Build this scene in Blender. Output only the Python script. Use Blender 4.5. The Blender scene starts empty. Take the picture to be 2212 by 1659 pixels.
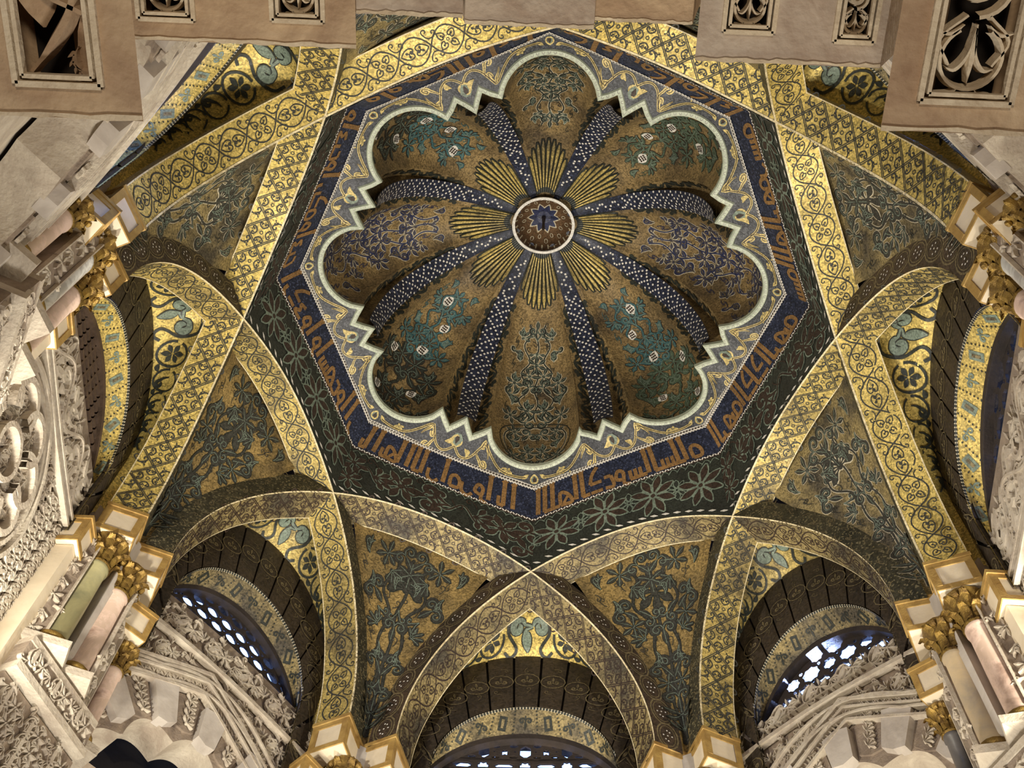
import bpy, math, random
import numpy as np
random.seed(7)
PI = math.pi
S = 2.2                                    # one design unit is 2.2 m
# ---------------------------------------------------------------- camera, sky, lights, exposure
sc = bpy.context.scene
COL = sc.collection
CAM = np.array([-0.01171, -1.60161, -3.26982]); TL, RL, YW, FPX = 0.44908, -0.03983, -0.02084, 2501.5
def cam_rot():
    R0 = np.array([[1, 0, 0], [0, -1, 0], [0, 0, -1.]])
    Rx = np.array([[1, 0, 0], [0, math.cos(TL), -math.sin(TL)], [0, math.sin(TL), math.cos(TL)]])
    Rz = np.array([[math.cos(RL), -math.sin(RL), 0], [math.sin(RL), math.cos(RL), 0], [0, 0, 1]])
    Ry = np.array([[math.cos(YW), 0, math.sin(YW)], [0, 1, 0], [-math.sin(YW), 0, math.cos(YW)]])
    return Rz @ Rx @ Ry @ R0
from mathutils import Matrix, Vector
cd = bpy.data.cameras.new('camera'); co = bpy.data.objects.new('camera', cd); COL.objects.link(co)
cd.sensor_width = 36.0; cd.lens = 36.0 * FPX / 2212.0; cd.clip_start = 0.05; cd.clip_end = 200
RT = cam_rot().T
co.matrix_world = Matrix(((RT[0][0], RT[0][1], RT[0][2], CAM[0] * S), (RT[1][0], RT[1][1], RT[1][2], CAM[1] * S),
                          (RT[2][0], RT[2][1], RT[2][2], CAM[2] * S), (0, 0, 0, 1)))
sc.camera = co
sc.view_settings.view_transform = 'Standard'; sc.view_settings.look = 'None'
sc.view_settings.gamma = 1.0; sc.view_settings.use_curve_mapping = False
sc.view_settings.exposure = 0.0
wd = bpy.data.worlds.new('sky'); sc.world = wd; wd.use_nodes = True
bg = wd.node_tree.nodes['Background']; bg.inputs[0].default_value = (0.24, 0.41, 1.0, 1); bg.inputs[1].default_value = 6.0
def lamp(name, loc, aim, size, power, color, sp=None):
    ld = bpy.data.lights.new(name, 'AREA'); ld.shape = 'DISK'; ld.size = size; ld.energy = power; ld.color = color
    if sp: ld.spread = sp
    o = bpy.data.objects.new(name, ld); COL.objects.link(o)
    o.location = Vector(loc) * S
    o.rotation_euler = (Vector(aim) * S - o.location).to_track_quat('-Z', 'Y').to_euler()
    return o
WARM = (1.0, 0.93, 0.79)
lamp('floodlight', (-1.27, 0.05, -1.3), (0.45, 0.0, 0.9), 0.22, 88, WARM, 2.3)
lamp('floodlight.001', (1.27, 0.05, -1.3), (-0.45, 0.0, 0.9), 0.22, 88, WARM, 2.3)
lamp('fill_light', (0.0, 0.9, -3.3), (0, -0.4, 1.0), 0.9, 260, (1.0, 0.95, 0.87))  # added wide fill from below to lift the vault, not a real fitting
lamp('floodlight.003', (0.9, 0.75, -1.7), (-1.6, 0.2, -0.5), 0.2, 55, (1.0, 0.86, 0.6))
lamp('floodlight.004', (-0.9, 0.75, -1.7), (1.6, 0.2, -0.4), 0.2, 60, (1.0, 0.88, 0.66))
lamp('fill_light.001', (0.0, -2.4, -3.4), (0, -1.2, -1.0), 0.6, 60, (1.0, 0.84, 0.66))  # added fill behind the camera, brightens the foreground arch

lamp('daylight', (1.30, 1.34, -0.03), (-1.02, -1.02, 0.24), 0.55, 700, (0.36, 0.50, 1.0), 0.38)   # added lamp standing for skylight beyond the south-east window, aimed at the north-west soffit
# ---------------------------------------------------------------- the building's own irregularity (measured)
EX = [(0, 1), (0, 2), (0, 3), (0, 4), (1, 0), (1, 1), (1, 2), (1, 3), (2, 0), (2, 1), (2, 2), (3, 0), (3, 1), (4, 0)]
WC = np.array([[-.01517, -.04667, -.00863], [.02221, -.02085, .00866], [.01394, -.02045, -.00586], [-.01125, -.00917, -.0641],
 [.0063, -.01156, -.03484], [.01403, .0286, -.02217], [-.00925, -.008, .0106], [-.00188, -.03556, .00985], [-.02152, .0099, -.00119],
 [.01915, -.00267, -.0435], [-.00674, .00733, .06275], [-.04549, -.03225, -.03962], [.00091, .0007, .00445], [-.00511, -.02573, -.04096]])
UX = [(0, 0), (0, 1), (0, 2), (0, 3), (1, 0), (1, 1), (1, 2), (2, 0), (2, 1), (3, 0)]
UC = np.array([[-.00324, -.01269, -.00253], [-.00002, -.00307, -.00776], [-.01245, -.01487, -.00386], [.02017, .01191, -.08139],
 [.00977, .00594, -.00434], [.01019, -.03317, .02337], [.01978, -.07484, .02097], [.01068, -.00579, .00297], [.00954, -.02902, .06646], [.01448, .01002, -.02098]])
def settle(P):
    P = np.asarray(P, float).reshape(-1, 3)
    r = np.hypot(P[:, 0], P[:, 1]); k = np.minimum(1, 1.4 / np.maximum(r, 1e-9)); X = P[:, 0] * k; Y = P[:, 1] * k
    B = np.stack([X**i * Y**j for i, j in EX], 1) @ WC
    g = np.clip((P[:, 2] - .5) / .5, 0, 1); g = g * g * (3 - 2 * g)
    return P + B + g[:, None] * (np.stack([X**i * Y**j for i, j in UX], 1) @ UC)
C8 = math.cos(PI / 8); T8 = math.tan(PI / 8)

# ---------------------------------------------------------------- materials
def lin(c): return tuple(((x / 255) / 12.92 if x / 255 <= .04045 else ((x / 255 + .055) / 1.055) ** 2.4) for x in c) + (1,)
def mosaic(name, col, col2=None, var=.35, metal=0., rough=.5, cell=90., bump=.25, dirt=.3, speck=None):
    m = bpy.data.materials.new(name); m.use_nodes = True; nt = m.node_tree; N = nt.nodes; L = nt.links
    b = N['Principled BSDF']; b.inputs['Metallic'].default_value = metal; b.inputs['Roughness'].default_value = rough
    tc = N.new('ShaderNodeTexCoord'); vo = N.new('ShaderNodeTexVoronoi'); vo.inputs['Scale'].default_value = cell
    L.new(tc.outputs['Object'], vo.inputs['Vector'])
    no = N.new('ShaderNodeTexNoise'); no.inputs['Scale'].default_value = 3.0; no.inputs['Detail'].default_value = 5
    L.new(tc.outputs['Object'], no.inputs['Vector'])
    sp = N.new('ShaderNodeSeparateColor'); L.new(vo.outputs['Color'], sp.inputs[0])
    mr = N.new('ShaderNodeMapRange'); mr.inputs['To Min'].default_value = 1 - var; mr.inputs['To Max'].default_value = 1 + var
    L.new(sp.outputs[0], mr.inputs['Value'])
    mx = N.new('ShaderNodeMix'); mx.data_type = 'RGBA'
    c = lin(col); c2 = lin(col2 if col2 else tuple(x * .55 for x in col))
    mx.inputs['A'].default_value = c; mx.inputs['B'].default_value = c2
    ra = N.new('ShaderNodeMapRange'); ra.inputs['From Min'].default_value = .42; ra.inputs['From Max'].default_value = .75; ra.inputs['To Max'].default_value = dirt * 2
    L.new(no.outputs['Fac'], ra.inputs['Value']); L.new(ra.outputs[0], mx.inputs['Factor'])
    hs = N.new('ShaderNodeHueSaturation'); L.new(mx.outputs['Result'], hs.inputs['Color']); L.new(mr.outputs[0], hs.inputs['Value'])
    last = hs.outputs[0]
    if speck:
        cmp = N.new('ShaderNodeMath'); cmp.operation = 'GREATER_THAN'; cmp.inputs[1].default_value = speck[1]; L.new(sp.outputs[1], cmp.inputs[0])
        m2 = N.new('ShaderNodeMix'); m2.data_type = 'RGBA'; m2.inputs['B'].default_value = lin(speck[0]); L.new(cmp.outputs[0], m2.inputs['Factor']); L.new(last, m2.inputs['A']); last = m2.outputs['Result']
    L.new(last, b.inputs['Base Color'])
    rr = N.new('ShaderNodeMapRange'); rr.inputs['To Min'].default_value = max(.1, rough - .12); rr.inputs['To Max'].default_value = min(1, rough + .12)
    L.new(sp.outputs[2], rr.inputs['Value']); L.new(rr.outputs[0], b.inputs['Roughness'])
    if bump:
        bp = N.new('ShaderNodeBump'); bp.inputs['Strength'].default_value = bump; bp.inputs['Distance'].default_value = .004
        L.new(sp.outputs[1], bp.inputs['Height']); L.new(bp.outputs[0], b.inputs['Normal'])
    return m
def stone(name, col, col2, scale=4., rough=.75, bump=.4, vein=None, dist=.01, metal=0.):
    m = bpy.data.materials.new(name); m.use_nodes = True; nt = m.node_tree; N = nt.nodes; L = nt.links
    b = N['Principled BSDF']; b.inputs['Roughness'].default_value = rough; b.inputs['Metallic'].default_value = metal
    tc = N.new('ShaderNodeTexCoord'); no = N.new('ShaderNodeTexNoise'); no.inputs['Scale'].default_value = scale; no.inputs['Detail'].default_value = 8; no.inputs['Roughness'].default_value = .65
    no.inputs['Distortion'].default_value = .6
    L.new(tc.outputs['Object'], no.inputs['Vector'])
    cr_ = N.new('ShaderNodeValToRGB'); e = cr_.color_ramp.elements; e[0].position = .33; e[0].color = lin(col2); e[1].position = .66; e[1].color = lin(col)
    if vein:
        v = cr_.color_ramp.elements.new(.47); v.color = lin(vein); v2 = cr_.color_ramp.elements.new(.52); v2.color = lin(col)
    L.new(no.outputs['Fac'], cr_.inputs[0]); L.new(cr_.outputs[0], b.inputs['Base Color'])
    n2 = N.new('ShaderNodeTexNoise'); n2.inputs['Scale'].default_value = scale * 9; n2.inputs['Detail'].default_value = 6
    L.new(tc.outputs['Object'], n2.inputs['Vector'])
    bp = N.new('ShaderNodeBump'); bp.inputs['Strength'].default_value = bump; bp.inputs['Distance'].default_value = dist
    L.new(n2.outputs['Fac'], bp.inputs['Height']); L.new(bp.outputs[0], b.inputs['Normal'])
    return m
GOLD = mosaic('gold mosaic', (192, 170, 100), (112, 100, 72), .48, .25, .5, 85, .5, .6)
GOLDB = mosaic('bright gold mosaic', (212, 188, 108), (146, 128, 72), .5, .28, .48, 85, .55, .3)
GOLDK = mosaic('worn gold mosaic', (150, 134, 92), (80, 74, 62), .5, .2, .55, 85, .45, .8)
GOLDW = mosaic('web gold mosaic', (158, 134, 84), (94, 82, 58), .5, .2, .48, 80, .5, .5)
DOMEG = mosaic('dome gold mosaic', (146, 124, 84), (84, 72, 56), .52, .2, .48, 80, .5, .5)
INK = mosaic('slate line mosaic', (58, 58, 52), (38, 36, 34), .5, 0, .6, 90, .2)
INKD = mosaic('dark umber mosaic', (58, 44, 36), (36, 28, 24), .5, 0, .6, 90, .2)
NAVY = mosaic('navy mosaic', (34, 40, 60), (22, 25, 38), .6, 0, .45, 90, .3, .3, ((66, 72, 96), .88))
NAVYB = mosaic('border slate blue mosaic', (66, 68, 74), (46, 48, 52), .5, 0, .5, 100, .3, .3, ((92, 94, 100), .8))
BLUEL = mosaic('blue leaf mosaic', (44, 50, 84), (30, 34, 54), .45, 0, .5, 90, .2)
GREEN = mosaic('green leaf mosaic', (76, 92, 74), (46, 58, 48), .4, 0, .5, 90, .2)
TEAL = mosaic('teal leaf mosaic', (62, 100, 104), (44, 70, 74), .4, 0, .5, 90, .2)
GREYG = mosaic('grey green petal mosaic', (122, 136, 122), (82, 94, 86), .35, 0, .5, 90, .2)
PALE = mosaic('pale outline mosaic', (206, 196, 170), (160, 150, 126), .25, 0, .5, 90, .2)
BUFF = mosaic('buff mosaic', (204, 184, 122), (150, 134, 88), .35, .1, .5, 90, .2)
RUST = mosaic('copper brown mosaic', (142, 108, 66), (98, 74, 48), .35, .15, .5, 85, .3)
DARKF = mosaic('dark face mosaic', (72, 58, 46), (46, 40, 32), .45, .05, .55, 80, .35, .5)
DARKG = mosaic('dark green face mosaic', (66, 62, 46), (42, 42, 32), .5, .1, .55, 80, .4, .5, ((120, 112, 84), .86))
BLACKG = mosaic('black green mosaic', (46, 50, 44), (32, 30, 28), .45, 0, .5, 90, .3)
OLIVE = mosaic('olive brown line mosaic', (116, 104, 76), (84, 74, 56), .4, .1, .5, 90, .2)
WHITE = mosaic('white tesserae', (226, 222, 214), (190, 184, 174), .2, 0, .5, 90, .2, .2)
EDGE = mosaic('cream edge tesserae', (222, 208, 170), (176, 158, 120), .3, 0, .5, 70, .2, .3)
TRIM = mosaic('pale green plaster', (200, 208, 188), (168, 178, 160), .12, 0, .6, 60, .2, .4)
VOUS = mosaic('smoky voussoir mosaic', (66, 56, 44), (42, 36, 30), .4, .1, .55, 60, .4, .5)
CREAM = stone('cream painted stone', (236, 222, 196), (216, 200, 172), 2.5, .6, .15)
MARB = stone('pale grey marble', (206, 198, 188), (172, 162, 152), 3, .5, .2)
GILT = stone('old gilding', (178, 146, 74), (84, 60, 30), 14, .42, .5, None, .01, .55)
GILTF = stone('gilded border paint', (192, 160, 94), (150, 116, 62), 8, .55, .3, None, .01, .15)
STUC = stone('carved stucco', (204, 194, 176), (166, 152, 136), 5, .8, .6)
STUCB = stone('stucco ground', (160, 144, 126), (116, 102, 90), 6, .85, .5)
TAN = stone('tan plaster stone', (204, 178, 142), (150, 120, 92), 2.6, .8, .8, None, .010)
TANP = stone('pinkish grey plaster stone', (204, 190, 170), (160, 138, 118), 2.6, .8, .8, None, .010)
RIMC = stone('chalky plaster edge', (222, 206, 176), (188, 168, 138), 6, .8, .5)
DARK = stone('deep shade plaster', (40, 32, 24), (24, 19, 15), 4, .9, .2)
PINKM = stone('pink marble', (190, 166, 148), (150, 124, 110), 3.5, .4, .1, (206, 180, 164))
GREYM = stone('grey marble', (150, 146, 140), (110, 106, 102), 3.5, .4, .1, (180, 178, 172))
SLATM = stone('dark slate marble', (96, 92, 90), (66, 64, 64), 3.5, .4, .1)
OLIVM = stone('olive green marble', (162, 154, 112), (112, 110, 84), 3, .35, .1)
YELM = stone('honey marble', (206, 182, 140), (160, 148, 132), 3, .4, .1)
WOOD = stone('old wood lattice', (104, 84, 68), (74, 58, 46), 8, .8, .4)
LEAD = stone('dark window tracery', (64, 54, 48), (40, 34, 32), 6, .8, .4)
FLOORM = stone('stone floor', (150, 128, 104), (120, 100, 82), 1, .7, .1)

# ---------------------------------------------------------------- object helpers
def obj(name, V, F, mat, parent=None, raw=False, kind=None, label=None, smooth=False, mats=None, midx=None):
    P = (np.asarray(V, float).reshape(-1, 3) if raw else settle(V)) * S
    base = np.array(parent['base']) if parent is not None and 'base' in parent else np.zeros(3)
    P = P - base
    me = bpy.data.meshes.new(name); F = np.asarray(F) if not isinstance(F, np.ndarray) and len({len(f) for f in F}) == 1 else F
    me.from_pydata(P.tolist(), [], F.tolist() if isinstance(F, np.ndarray) else F)
    me.materials.append(mat)
    if mats:
        for m in mats: me.materials.append(m)
        me.polygons.foreach_set('material_index', midx)
    if smooth: me.polygons.foreach_set('use_smooth', [True] * len(me.polygons))
    me.update()
    o = bpy.data.objects.new(name, me); COL.objects.link(o)
    if parent is not None:
        o.parent = parent
        o['base'] = list(base)
    if kind: o['kind'] = kind
    if label: o['label'] = label
    return o
def thing(name, label, cat, at=(0, 0, 0), group=None, raw=False):
    o = bpy.data.objects.new(name, None); COL.objects.link(o); o.empty_display_size = .1
    b = (np.array(at, float) if raw else settle(at)[0]) * S
    o.location = b; o['base'] = list(b); o['label'] = label; o['category'] = cat
    if group: o['group'] = group
    return o
def structure(name, at=(0, 0, 0)):
    o = bpy.data.objects.new(name, None); COL.objects.link(o); b = settle(at)[0] * S
    o.location = b; o['base'] = list(b); o['kind'] = 'structure'; return o
def grid(nu, nv):
    i = np.arange(nu * nv).reshape(nu, nv)
    return np.stack([i[:-1, :-1], i[1:, :-1], i[1:, 1:], i[:-1, 1:]], -1).reshape(-1, 4)
def surf(name, f, us, vs, mat, parent, **kw):
    U, V = np.meshgrid(us, vs, indexing='ij')
    return obj(name, f(U.ravel(), V.ravel()), grid(len(us), len(vs)), mat, parent, smooth=True, **kw)
def hexa(c):                                # 8 corners (bottom 4, top 4) -> box
    return np.asarray(c, float), [[0, 1, 2, 3], [7, 6, 5, 4], [0, 4, 5, 1], [1, 5, 6, 2], [2, 6, 7, 3], [3, 7, 4, 0]]
class Bag:
    def __init__(s): s.V = []; s.F = []; s.n = 0
    def add(s, V, F):
        V = np.asarray(V, float).reshape(-1, 3); s.V.append(V); s.F += [[i + s.n for i in f] for f in (F.tolist() if isinstance(F, np.ndarray) else F)]; s.n += len(V)
    def box(s, o, ax, ay, az):              # origin corner + three edge vectors
        o, ax, ay, az = map(lambda a: np.asarray(a, float), (o, ax, ay, az))
        s.add(*hexa([o, o + ax, o + ax + ay, o + ay, o + az, o + ax + az, o + ax + ay + az, o + ay + az]))
    def build(s, name, mat, parent, **kw):
        if s.n: return obj(name, np.concatenate(s.V), s.F, mat, parent, **kw)
# ---------------------------------------------------------------- ink: strokes of mosaic or carving that follow a surface
def cr(pts, n=8):                           # Catmull-Rom through points
    p = np.asarray(pts, float)
    if len(p) < 3: return p[0] + (p[-1] - p[0]) * np.linspace(0, 1, n)[:, None]
    q = np.vstack([2 * p[0] - p[1], p, 2 * p[-1] - p[-2]]); out = []
    t = np.linspace(0, 1, n, endpoint=False)[:, None]
    for i in range(len(p) - 1):
        a, b, c, d = q[i:i + 4]
        out.append(.5 * (2 * b + (c - a) * t + (2 * a - 5 * b + 4 * c - d) * t**2 + (3 * b - a - 3 * c + d) * t**3))
    return np.vstack(out + [p[-1:]])
def arc(cx, cy, r, a0, a1, n=10, ry=None):
    a = np.radians(np.linspace(a0, a1, n)); return np.column_stack([cx + r * np.cos(a), cy + (ry or r) * np.sin(a)])
def spiral(cx, cy, r0, r1, a0, a1, n=14):
    a = np.radians(np.linspace(a0, a1, n)); r = np.linspace(r0, r1, n); return np.column_stack([cx + r * np.cos(a), cy + r * np.sin(a)])
def leafw(n, w, e0=.15, e1=.05, peak=.5):
    t = np.linspace(0, 1, n); k = math.log(.5) / math.log(peak); s = np.sin(PI * t**k); return w * np.maximum(s, e0 * (1 - t) + e1 * t)
def curlw(n, w0, w1): return np.linspace(w0, w1, n)
REF = np.array([0, 0, -1.2])
class Ink:
    def __init__(s, f, off=.0012, sign=None, ref=None): s.f = f; s.off = off; s.L = []; s.ref = REF if ref is None else np.array(ref)
    def stroke(s, pts, w, h=0., o=0.):
        pts = np.asarray(pts, float); w = np.full(len(pts), w) if np.isscalar(w) else np.asarray(w)
        if len(w) != len(pts): w = np.interp(np.linspace(0, 1, len(pts)), np.linspace(0, 1, len(w)), w)
        s.L.append((pts, w, h, o))
    def frame(s, u, v):                     # local isotropic frame at an anchor: returns 2x2 matrix metres -> uv (y along +v)
        e = 1e-4; P = s.f(np.array([u - e, u + e, u, u]), np.array([v, v, v - e, v + e]))
        du = (P[1] - P[0]) / (2 * e); dv = (P[3] - P[2]) / (2 * e)
        ey = dv / np.linalg.norm(dv); ex = du - ey * (du @ ey); ex /= np.linalg.norm(ex)
        return np.linalg.inv(np.array([[du @ ex, dv @ ex], [du @ ey, dv @ ey]]))
    def put(s, motif, u, v, size, rot=0., mir=1, h=0., wk=1., o=0., ws=None):
        M = s.frame(u, v); c, d = math.cos(math.radians(rot)), math.sin(math.radians(rot))
        R = np.array([[c, -d], [d, c]])
        for pts, w in motif:
            p = np.asarray(pts, float) * [mir, 1]
            q = (R @ (p * size).T); q = (M @ q).T + [u, v]
            s.stroke(q, (np.asarray(w) * size * wk if ws is None else ws), h, o)
    def build(s, name, mat, parent, box=None, kind=None, raw=False, clip=None, label=None):
        if not s.L: return None
        uv = np.vstack([a for a, *_ in s.L]); e = 1e-4
        P = s.f(uv[:, 0], uv[:, 1]); A = s.f(uv[:, 0] + e, uv[:, 1]) - P; B = s.f(uv[:, 0], uv[:, 1] + e) - P
        N = np.cross(A, B); N /= np.maximum(np.linalg.norm(N, axis=1), 1e-15)[:, None]
        sg = np.sign(((s.ref - P) * N).sum(1)); sg[sg == 0] = 1; N *= sg[:, None]
        Vs = []; Fs = []; n0 = 0; k = 0
        for pts, w, h, o in s.L:
            n = len(pts); p = P[k:k + n]; nn = N[k:k + n]; k += n
            if clip is not None:
                if not np.all(clip(pts[:, 0], pts[:, 1])): continue
            t = np.gradient(p, axis=0); b = np.cross(nn, t); b /= np.maximum(np.linalg.norm(b, axis=1), 1e-12)[:, None]
            hw = (w / 2)[:, None]; off = s.off + o
            if box:
                R = [p - b * hw, p - b * hw + nn * box, p + b * hw + nn * box, p + b * hw]; m = 4
                V = np.stack(R, 1).reshape(-1, 3); Fx = []
                for j in range(4):
                    a0 = np.arange(n - 1) * 4 + j; a1 = np.arange(n - 1) * 4 + (j + 1) % 4
                    Fx.append(np.stack([a0, a1, a1 + 4, a0 + 4], 1))
                Fx = np.vstack(Fx)
            elif h:
                V = np.stack([p - b * hw, p - b * hw * .45 + nn * (off + h), p + b * hw * .45 + nn * (off + h), p + b * hw], 1).reshape(-1, 3)
                Fx = np.vstack([np.stack([np.arange(n - 1) * 4 + j, np.arange(n - 1) * 4 + j + 1, np.arange(1, n) * 4 + j + 1, np.arange(1, n) * 4 + j], 1) for j in range(3)])
            else:
                V = np.stack([p - b * hw + nn * off, p + b * hw + nn * off], 1).reshape(-1, 3)
                i = np.arange(n - 1) * 2; Fx = np.stack([i, i + 1, i + 3, i + 2], 1)
            Vs.append(V); Fs.append(Fx + n0); n0 += len(V)
        if not Vs: return None
        return obj(name, np.vstack(Vs), np.vstack(Fs), mat, parent, raw=raw, kind=kind, label=label)
# ---------------------------------------------------------------- motifs (unit size)
def dot(x, y, r): return (arc(x, y, r * .5, 0, 180, 2) * [1, 1] + [0, 0], r)
def blob(x, y, r):
    return (np.array([[x - r, y], [x - r * .6, y], [x, y], [x + r * .6, y], [x + r, y]]), np.array([.2, 1.5, 2, 1.5, .2]) * r)
def flower(n=6, w=.42, r0=.16, r1=1., c=.16):
    L = []
    for i in range(n):
        a = 2 * PI * i / n + PI / 2; L.append((np.outer(np.linspace(r0, r1, 7), [math.cos(a), math.sin(a)]), leafw(7, w, .2, .05, .55)))
    if c: L.append(blob(0, 0, c))
    return L
def fleur():
    L = [(cr([(0, .05), (0, -.5), (0, -1.05)], 5), leafw(11, .42, .1, .02))]
    for m in (1, -1):
        p = np.vstack([cr([(0, .1), (.16 * m, .42), (.5 * m, .5)], 4)[:-1], spiral(.5 * m, .16, .34, .10, 90, 90 - 330 * m, 14)])
        L.append((p, np.interp(np.linspace(0, 1, len(p)), [0, .45, .85, 1], [.1, .34, .26, .2])))
    return L
def palmette(n=7, sp=75):
    L = []
    for i in range(n):
        a = math.radians(90 + sp * (2 * i / (n - 1) - 1)); L.append((np.outer(np.linspace(.12, .95 - .12 * abs(2 * i / (n - 1) - 1), 6), [math.cos(a), math.sin(a)]), leafw(6, .3, .2, .1, .68)))
    return L + [blob(0, 0, .14)]
def heart():                                # closed heart outline, tip up
    L = []
    for m in (1, -1):
        L.append((cr([(0, .62), (.3 * m, .28), (.42 * m, -.08), (.3 * m, -.38), (.08 * m, -.36), (0, -.16)], 4), .085))
    return L
def curl(w=.09): return [(np.vstack([cr([(0, 0), (.25, .1), (.55, .35)], 4)[:-1], spiral(.36, .52, .25, .07, -40, 260, 12)]), w)]
def petalcurl():
    p = np.vstack([cr([(0, 0), (.1, .35), (.3, .62)], 4)[:-1], spiral(.52, .58, .24, .08, 160, -150, 12)])
    return [(p, np.interp(np.linspace(0, 1, len(p)), [0, .4, .8, 1], [.06, .2, .24, .16]))]
def halfpalm():                             # acanthus half leaf: body and lobes
    L = [(cr([(0, 0), (.25, .3), (.6, .45), (.95, .3)], 5), leafw(16, .3, .2, .05, .6))]
    for x, y, a in ((.25, .32, 110), (.5, .46, 85), (.75, .44, 60)):
        L.append((cr([(x, y), (x + .14 * math.cos(math.radians(a)), y + .14 * math.sin(math.radians(a))), (x + .34 * math.cos(math.radians(a - 20)), y + .34 * math.sin(math.radians(a - 20)))], 4), leafw(9, .17, .3, .05)))
    return L
def outline(L, k=.09, o=0): return [(p, np.asarray(w) + k) for p, w in L]
def rosette8():
    L = []
    for i in range(8):
        a = i * PI / 4; r = 1. if i % 2 == 0 else .95; w = .19 if i % 2 == 0 else .13
        c, s_ = math.cos(a), math.sin(a)
        for m in (1, -1):
            q = cr([(.16, 0), (.45, w * m), (.75, w * m * 1.1), (r, 0)], 4); L.append((np.column_stack([q[:, 0] * c - q[:, 1] * s_, q[:, 0] * s_ + q[:, 1] * c]), .05))
    return L + [(arc(0, 0, .14, 0, 360, 9), .06)]
def wave_scroll(ink, u0, u1, v, amp, pitch, lw, tf=None, leaf=.5, h=0., side=1, o=0.):
    """vine wave along u at v (in real units for amp): stem plus a curl and leaf in every half wave; tf maps (x,y)->uv"""
    n = max(1, int(round((u1 - u0) / pitch))); pitch = (u1 - u0) / n
    x = np.linspace(u0, u1, n * 10 + 1); y = amp * .8 * np.sin((x - u0) / pitch * PI)
    T = tf or (lambda p: p + [0, v]); ink.stroke(T(np.column_stack([x, y])), lw, h, o)
    for i in range(n):
        c = u0 + (i + .5) * pitch; sg = -1 if i % 2 == 0 else 1
        r = min(amp * .85, pitch * .33)
        p = np.vstack([cr([(c - pitch * .5, 0), (c - pitch * .42, amp * .25 * -sg * -1), (c - r * .95, sg * r * .1)], 3)[:-1], np.column_stack([c + np.linspace(r, r * .25, 13) * np.cos(np.linspace(PI, PI - sg * -1 * 5.2, 13)), sg * amp * .15 + np.linspace(r, r * .25, 13) * np.sin(np.linspace(PI, PI - sg * -1 * 5.2, 13)) * .9])])
        ink.stroke(T(p), np.interp(np.linspace(0, 1, len(p)), [0, .5, 1], [lw * .8, lw * 1.3, lw * 2.6]), h, o)
        q = cr([(c + pitch * .1, sg * amp * .25), (c + pitch * .3, sg * amp * .7), (c + pitch * .48, sg * amp * .9)], 4)
        ink.stroke(T(q), leafw(9, lw * 3, .3, .1), h, o)
def arabesque(a, o, f, u0, u1, v0, v1, cell, top=None, h=0., k=.11, ok=None, stems=True, lw=.007, wk=1.):
    M = [petalcurl() + halfpalm()[:3], fleur(), petalcurl() + [(p * [-1, 1], w) for p, w in petalcurl()], flower(6, .38), palmette(5, 70), petalcurl() + halfpalm()]
    v = v0; i = 0; sg = 1 if v1 > v0 else -1
    def length(uu, vv): P = f(uu, vv); return np.linalg.norm(np.diff(P, axis=0), axis=1).sum()
    while (v1 - v) * sg > 0:
        W_ = length(np.linspace(u0, u1, 5), np.full(5, v)); n = max(1, int(round(W_ / cell)))
        for j in range(n):
            u = u0 + (j + .5) / n * (u1 - u0); c = 2 * j - (n - 1); sd = 1 if c > 0 else -1; m = M[(i * 2 + abs(c)) % 6] if c else M[[1, 3, 4, 2][i % 4]]
            if ok is not None and not ok(u, v): continue
            sz = min(cell, W_ / n) * .66; ro = (0 if i % 2 else 180) + (sd * 40 if c else 0)
            a.put(m, u, v, sz, ro, sd, h, wk)
            if o is not None: o.put(outline(m, k), u, v, sz, ro, sd)
            if top is not None: top.put(m, u, v, sz * .9, ro, sd, ws=.0022)
            if h or cell < .05: continue
            q = curl(.07); a.put(q, u + (u1 - u0) / n * .32, v, sz * .8, 180 - ro, -sd, h); 
        e = 1e-3; um = (u0 + u1) / 2; g = length(np.array([um, um]), np.array([v, v + e * sg])) / e
        v += sg * cell * .80 / max(g, 1e-6); i += 1
    if stems:
        vv = np.linspace(v0, v1, 60); dv = (v1 - v0)
        for c, amp in ((.30, .07), (.70, -.07), (.5, .03)):
            q = np.column_stack([u0 + (u1 - u0) * (c + amp * np.sin((vv - v0) / dv * 22)), vv])
            if ok is not None: q = q[[bool(ok(x, y)) for x, y in q]]
            if len(q) > 3:
                a.stroke(q, lw, h)
                if o is not None: o.stroke(q, lw + .005)
# ---------------------------------------------------------------- vault geometry
RQ = (0.8369, -0.20637, -0.01313, 0.01037); PM = 1.76792; WS = 0.1352; DEP = .10
def prof(phi, off=0.):                      # rib profile (s, z) at angle phi, moved outward by off
    def c(p):
        r = RQ[0] + RQ[1] * np.cos(p) + RQ[2] * np.cos(2 * p) + RQ[3] * np.cos(4 * p); return np.stack([r * np.sin(p), r * np.cos(p)], -1)
    P = c(phi)
    if np.any(off):
        t = c(phi + 1e-3) - c(phi - 1e-3); n = np.stack([-t[..., 1], t[..., 0]], -1); n /= np.linalg.norm(n, axis=-1)[..., None]
        P = P + n * np.asarray(off)[..., None] if np.ndim(off) else P + n * off
    return P
_ph = np.linspace(-PM, PM, 801); _P = prof(_ph); _al = np.concatenate([[0], np.cumsum(np.hypot(*np.diff(_P, axis=0).T))]); ARCL = _al[-1]; _al = _al - ARCL / 2
def phi_of_len(l): return np.interp(l, _al, _ph)
def phi_of_s(s): i = 400 + np.argmax(_P[400:, 0]); return np.sign(s) * np.interp(np.abs(s), _P[400:i, 0], _ph[400:i])
def zprof(s): return prof(phi_of_s(s))[..., 1]
def ribframe(k):
    a = PI / 2 + (k + .5) * PI / 4; return np.array([math.cos(a), math.sin(a), 0]), np.array([-math.sin(a), math.cos(a), 0])
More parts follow.
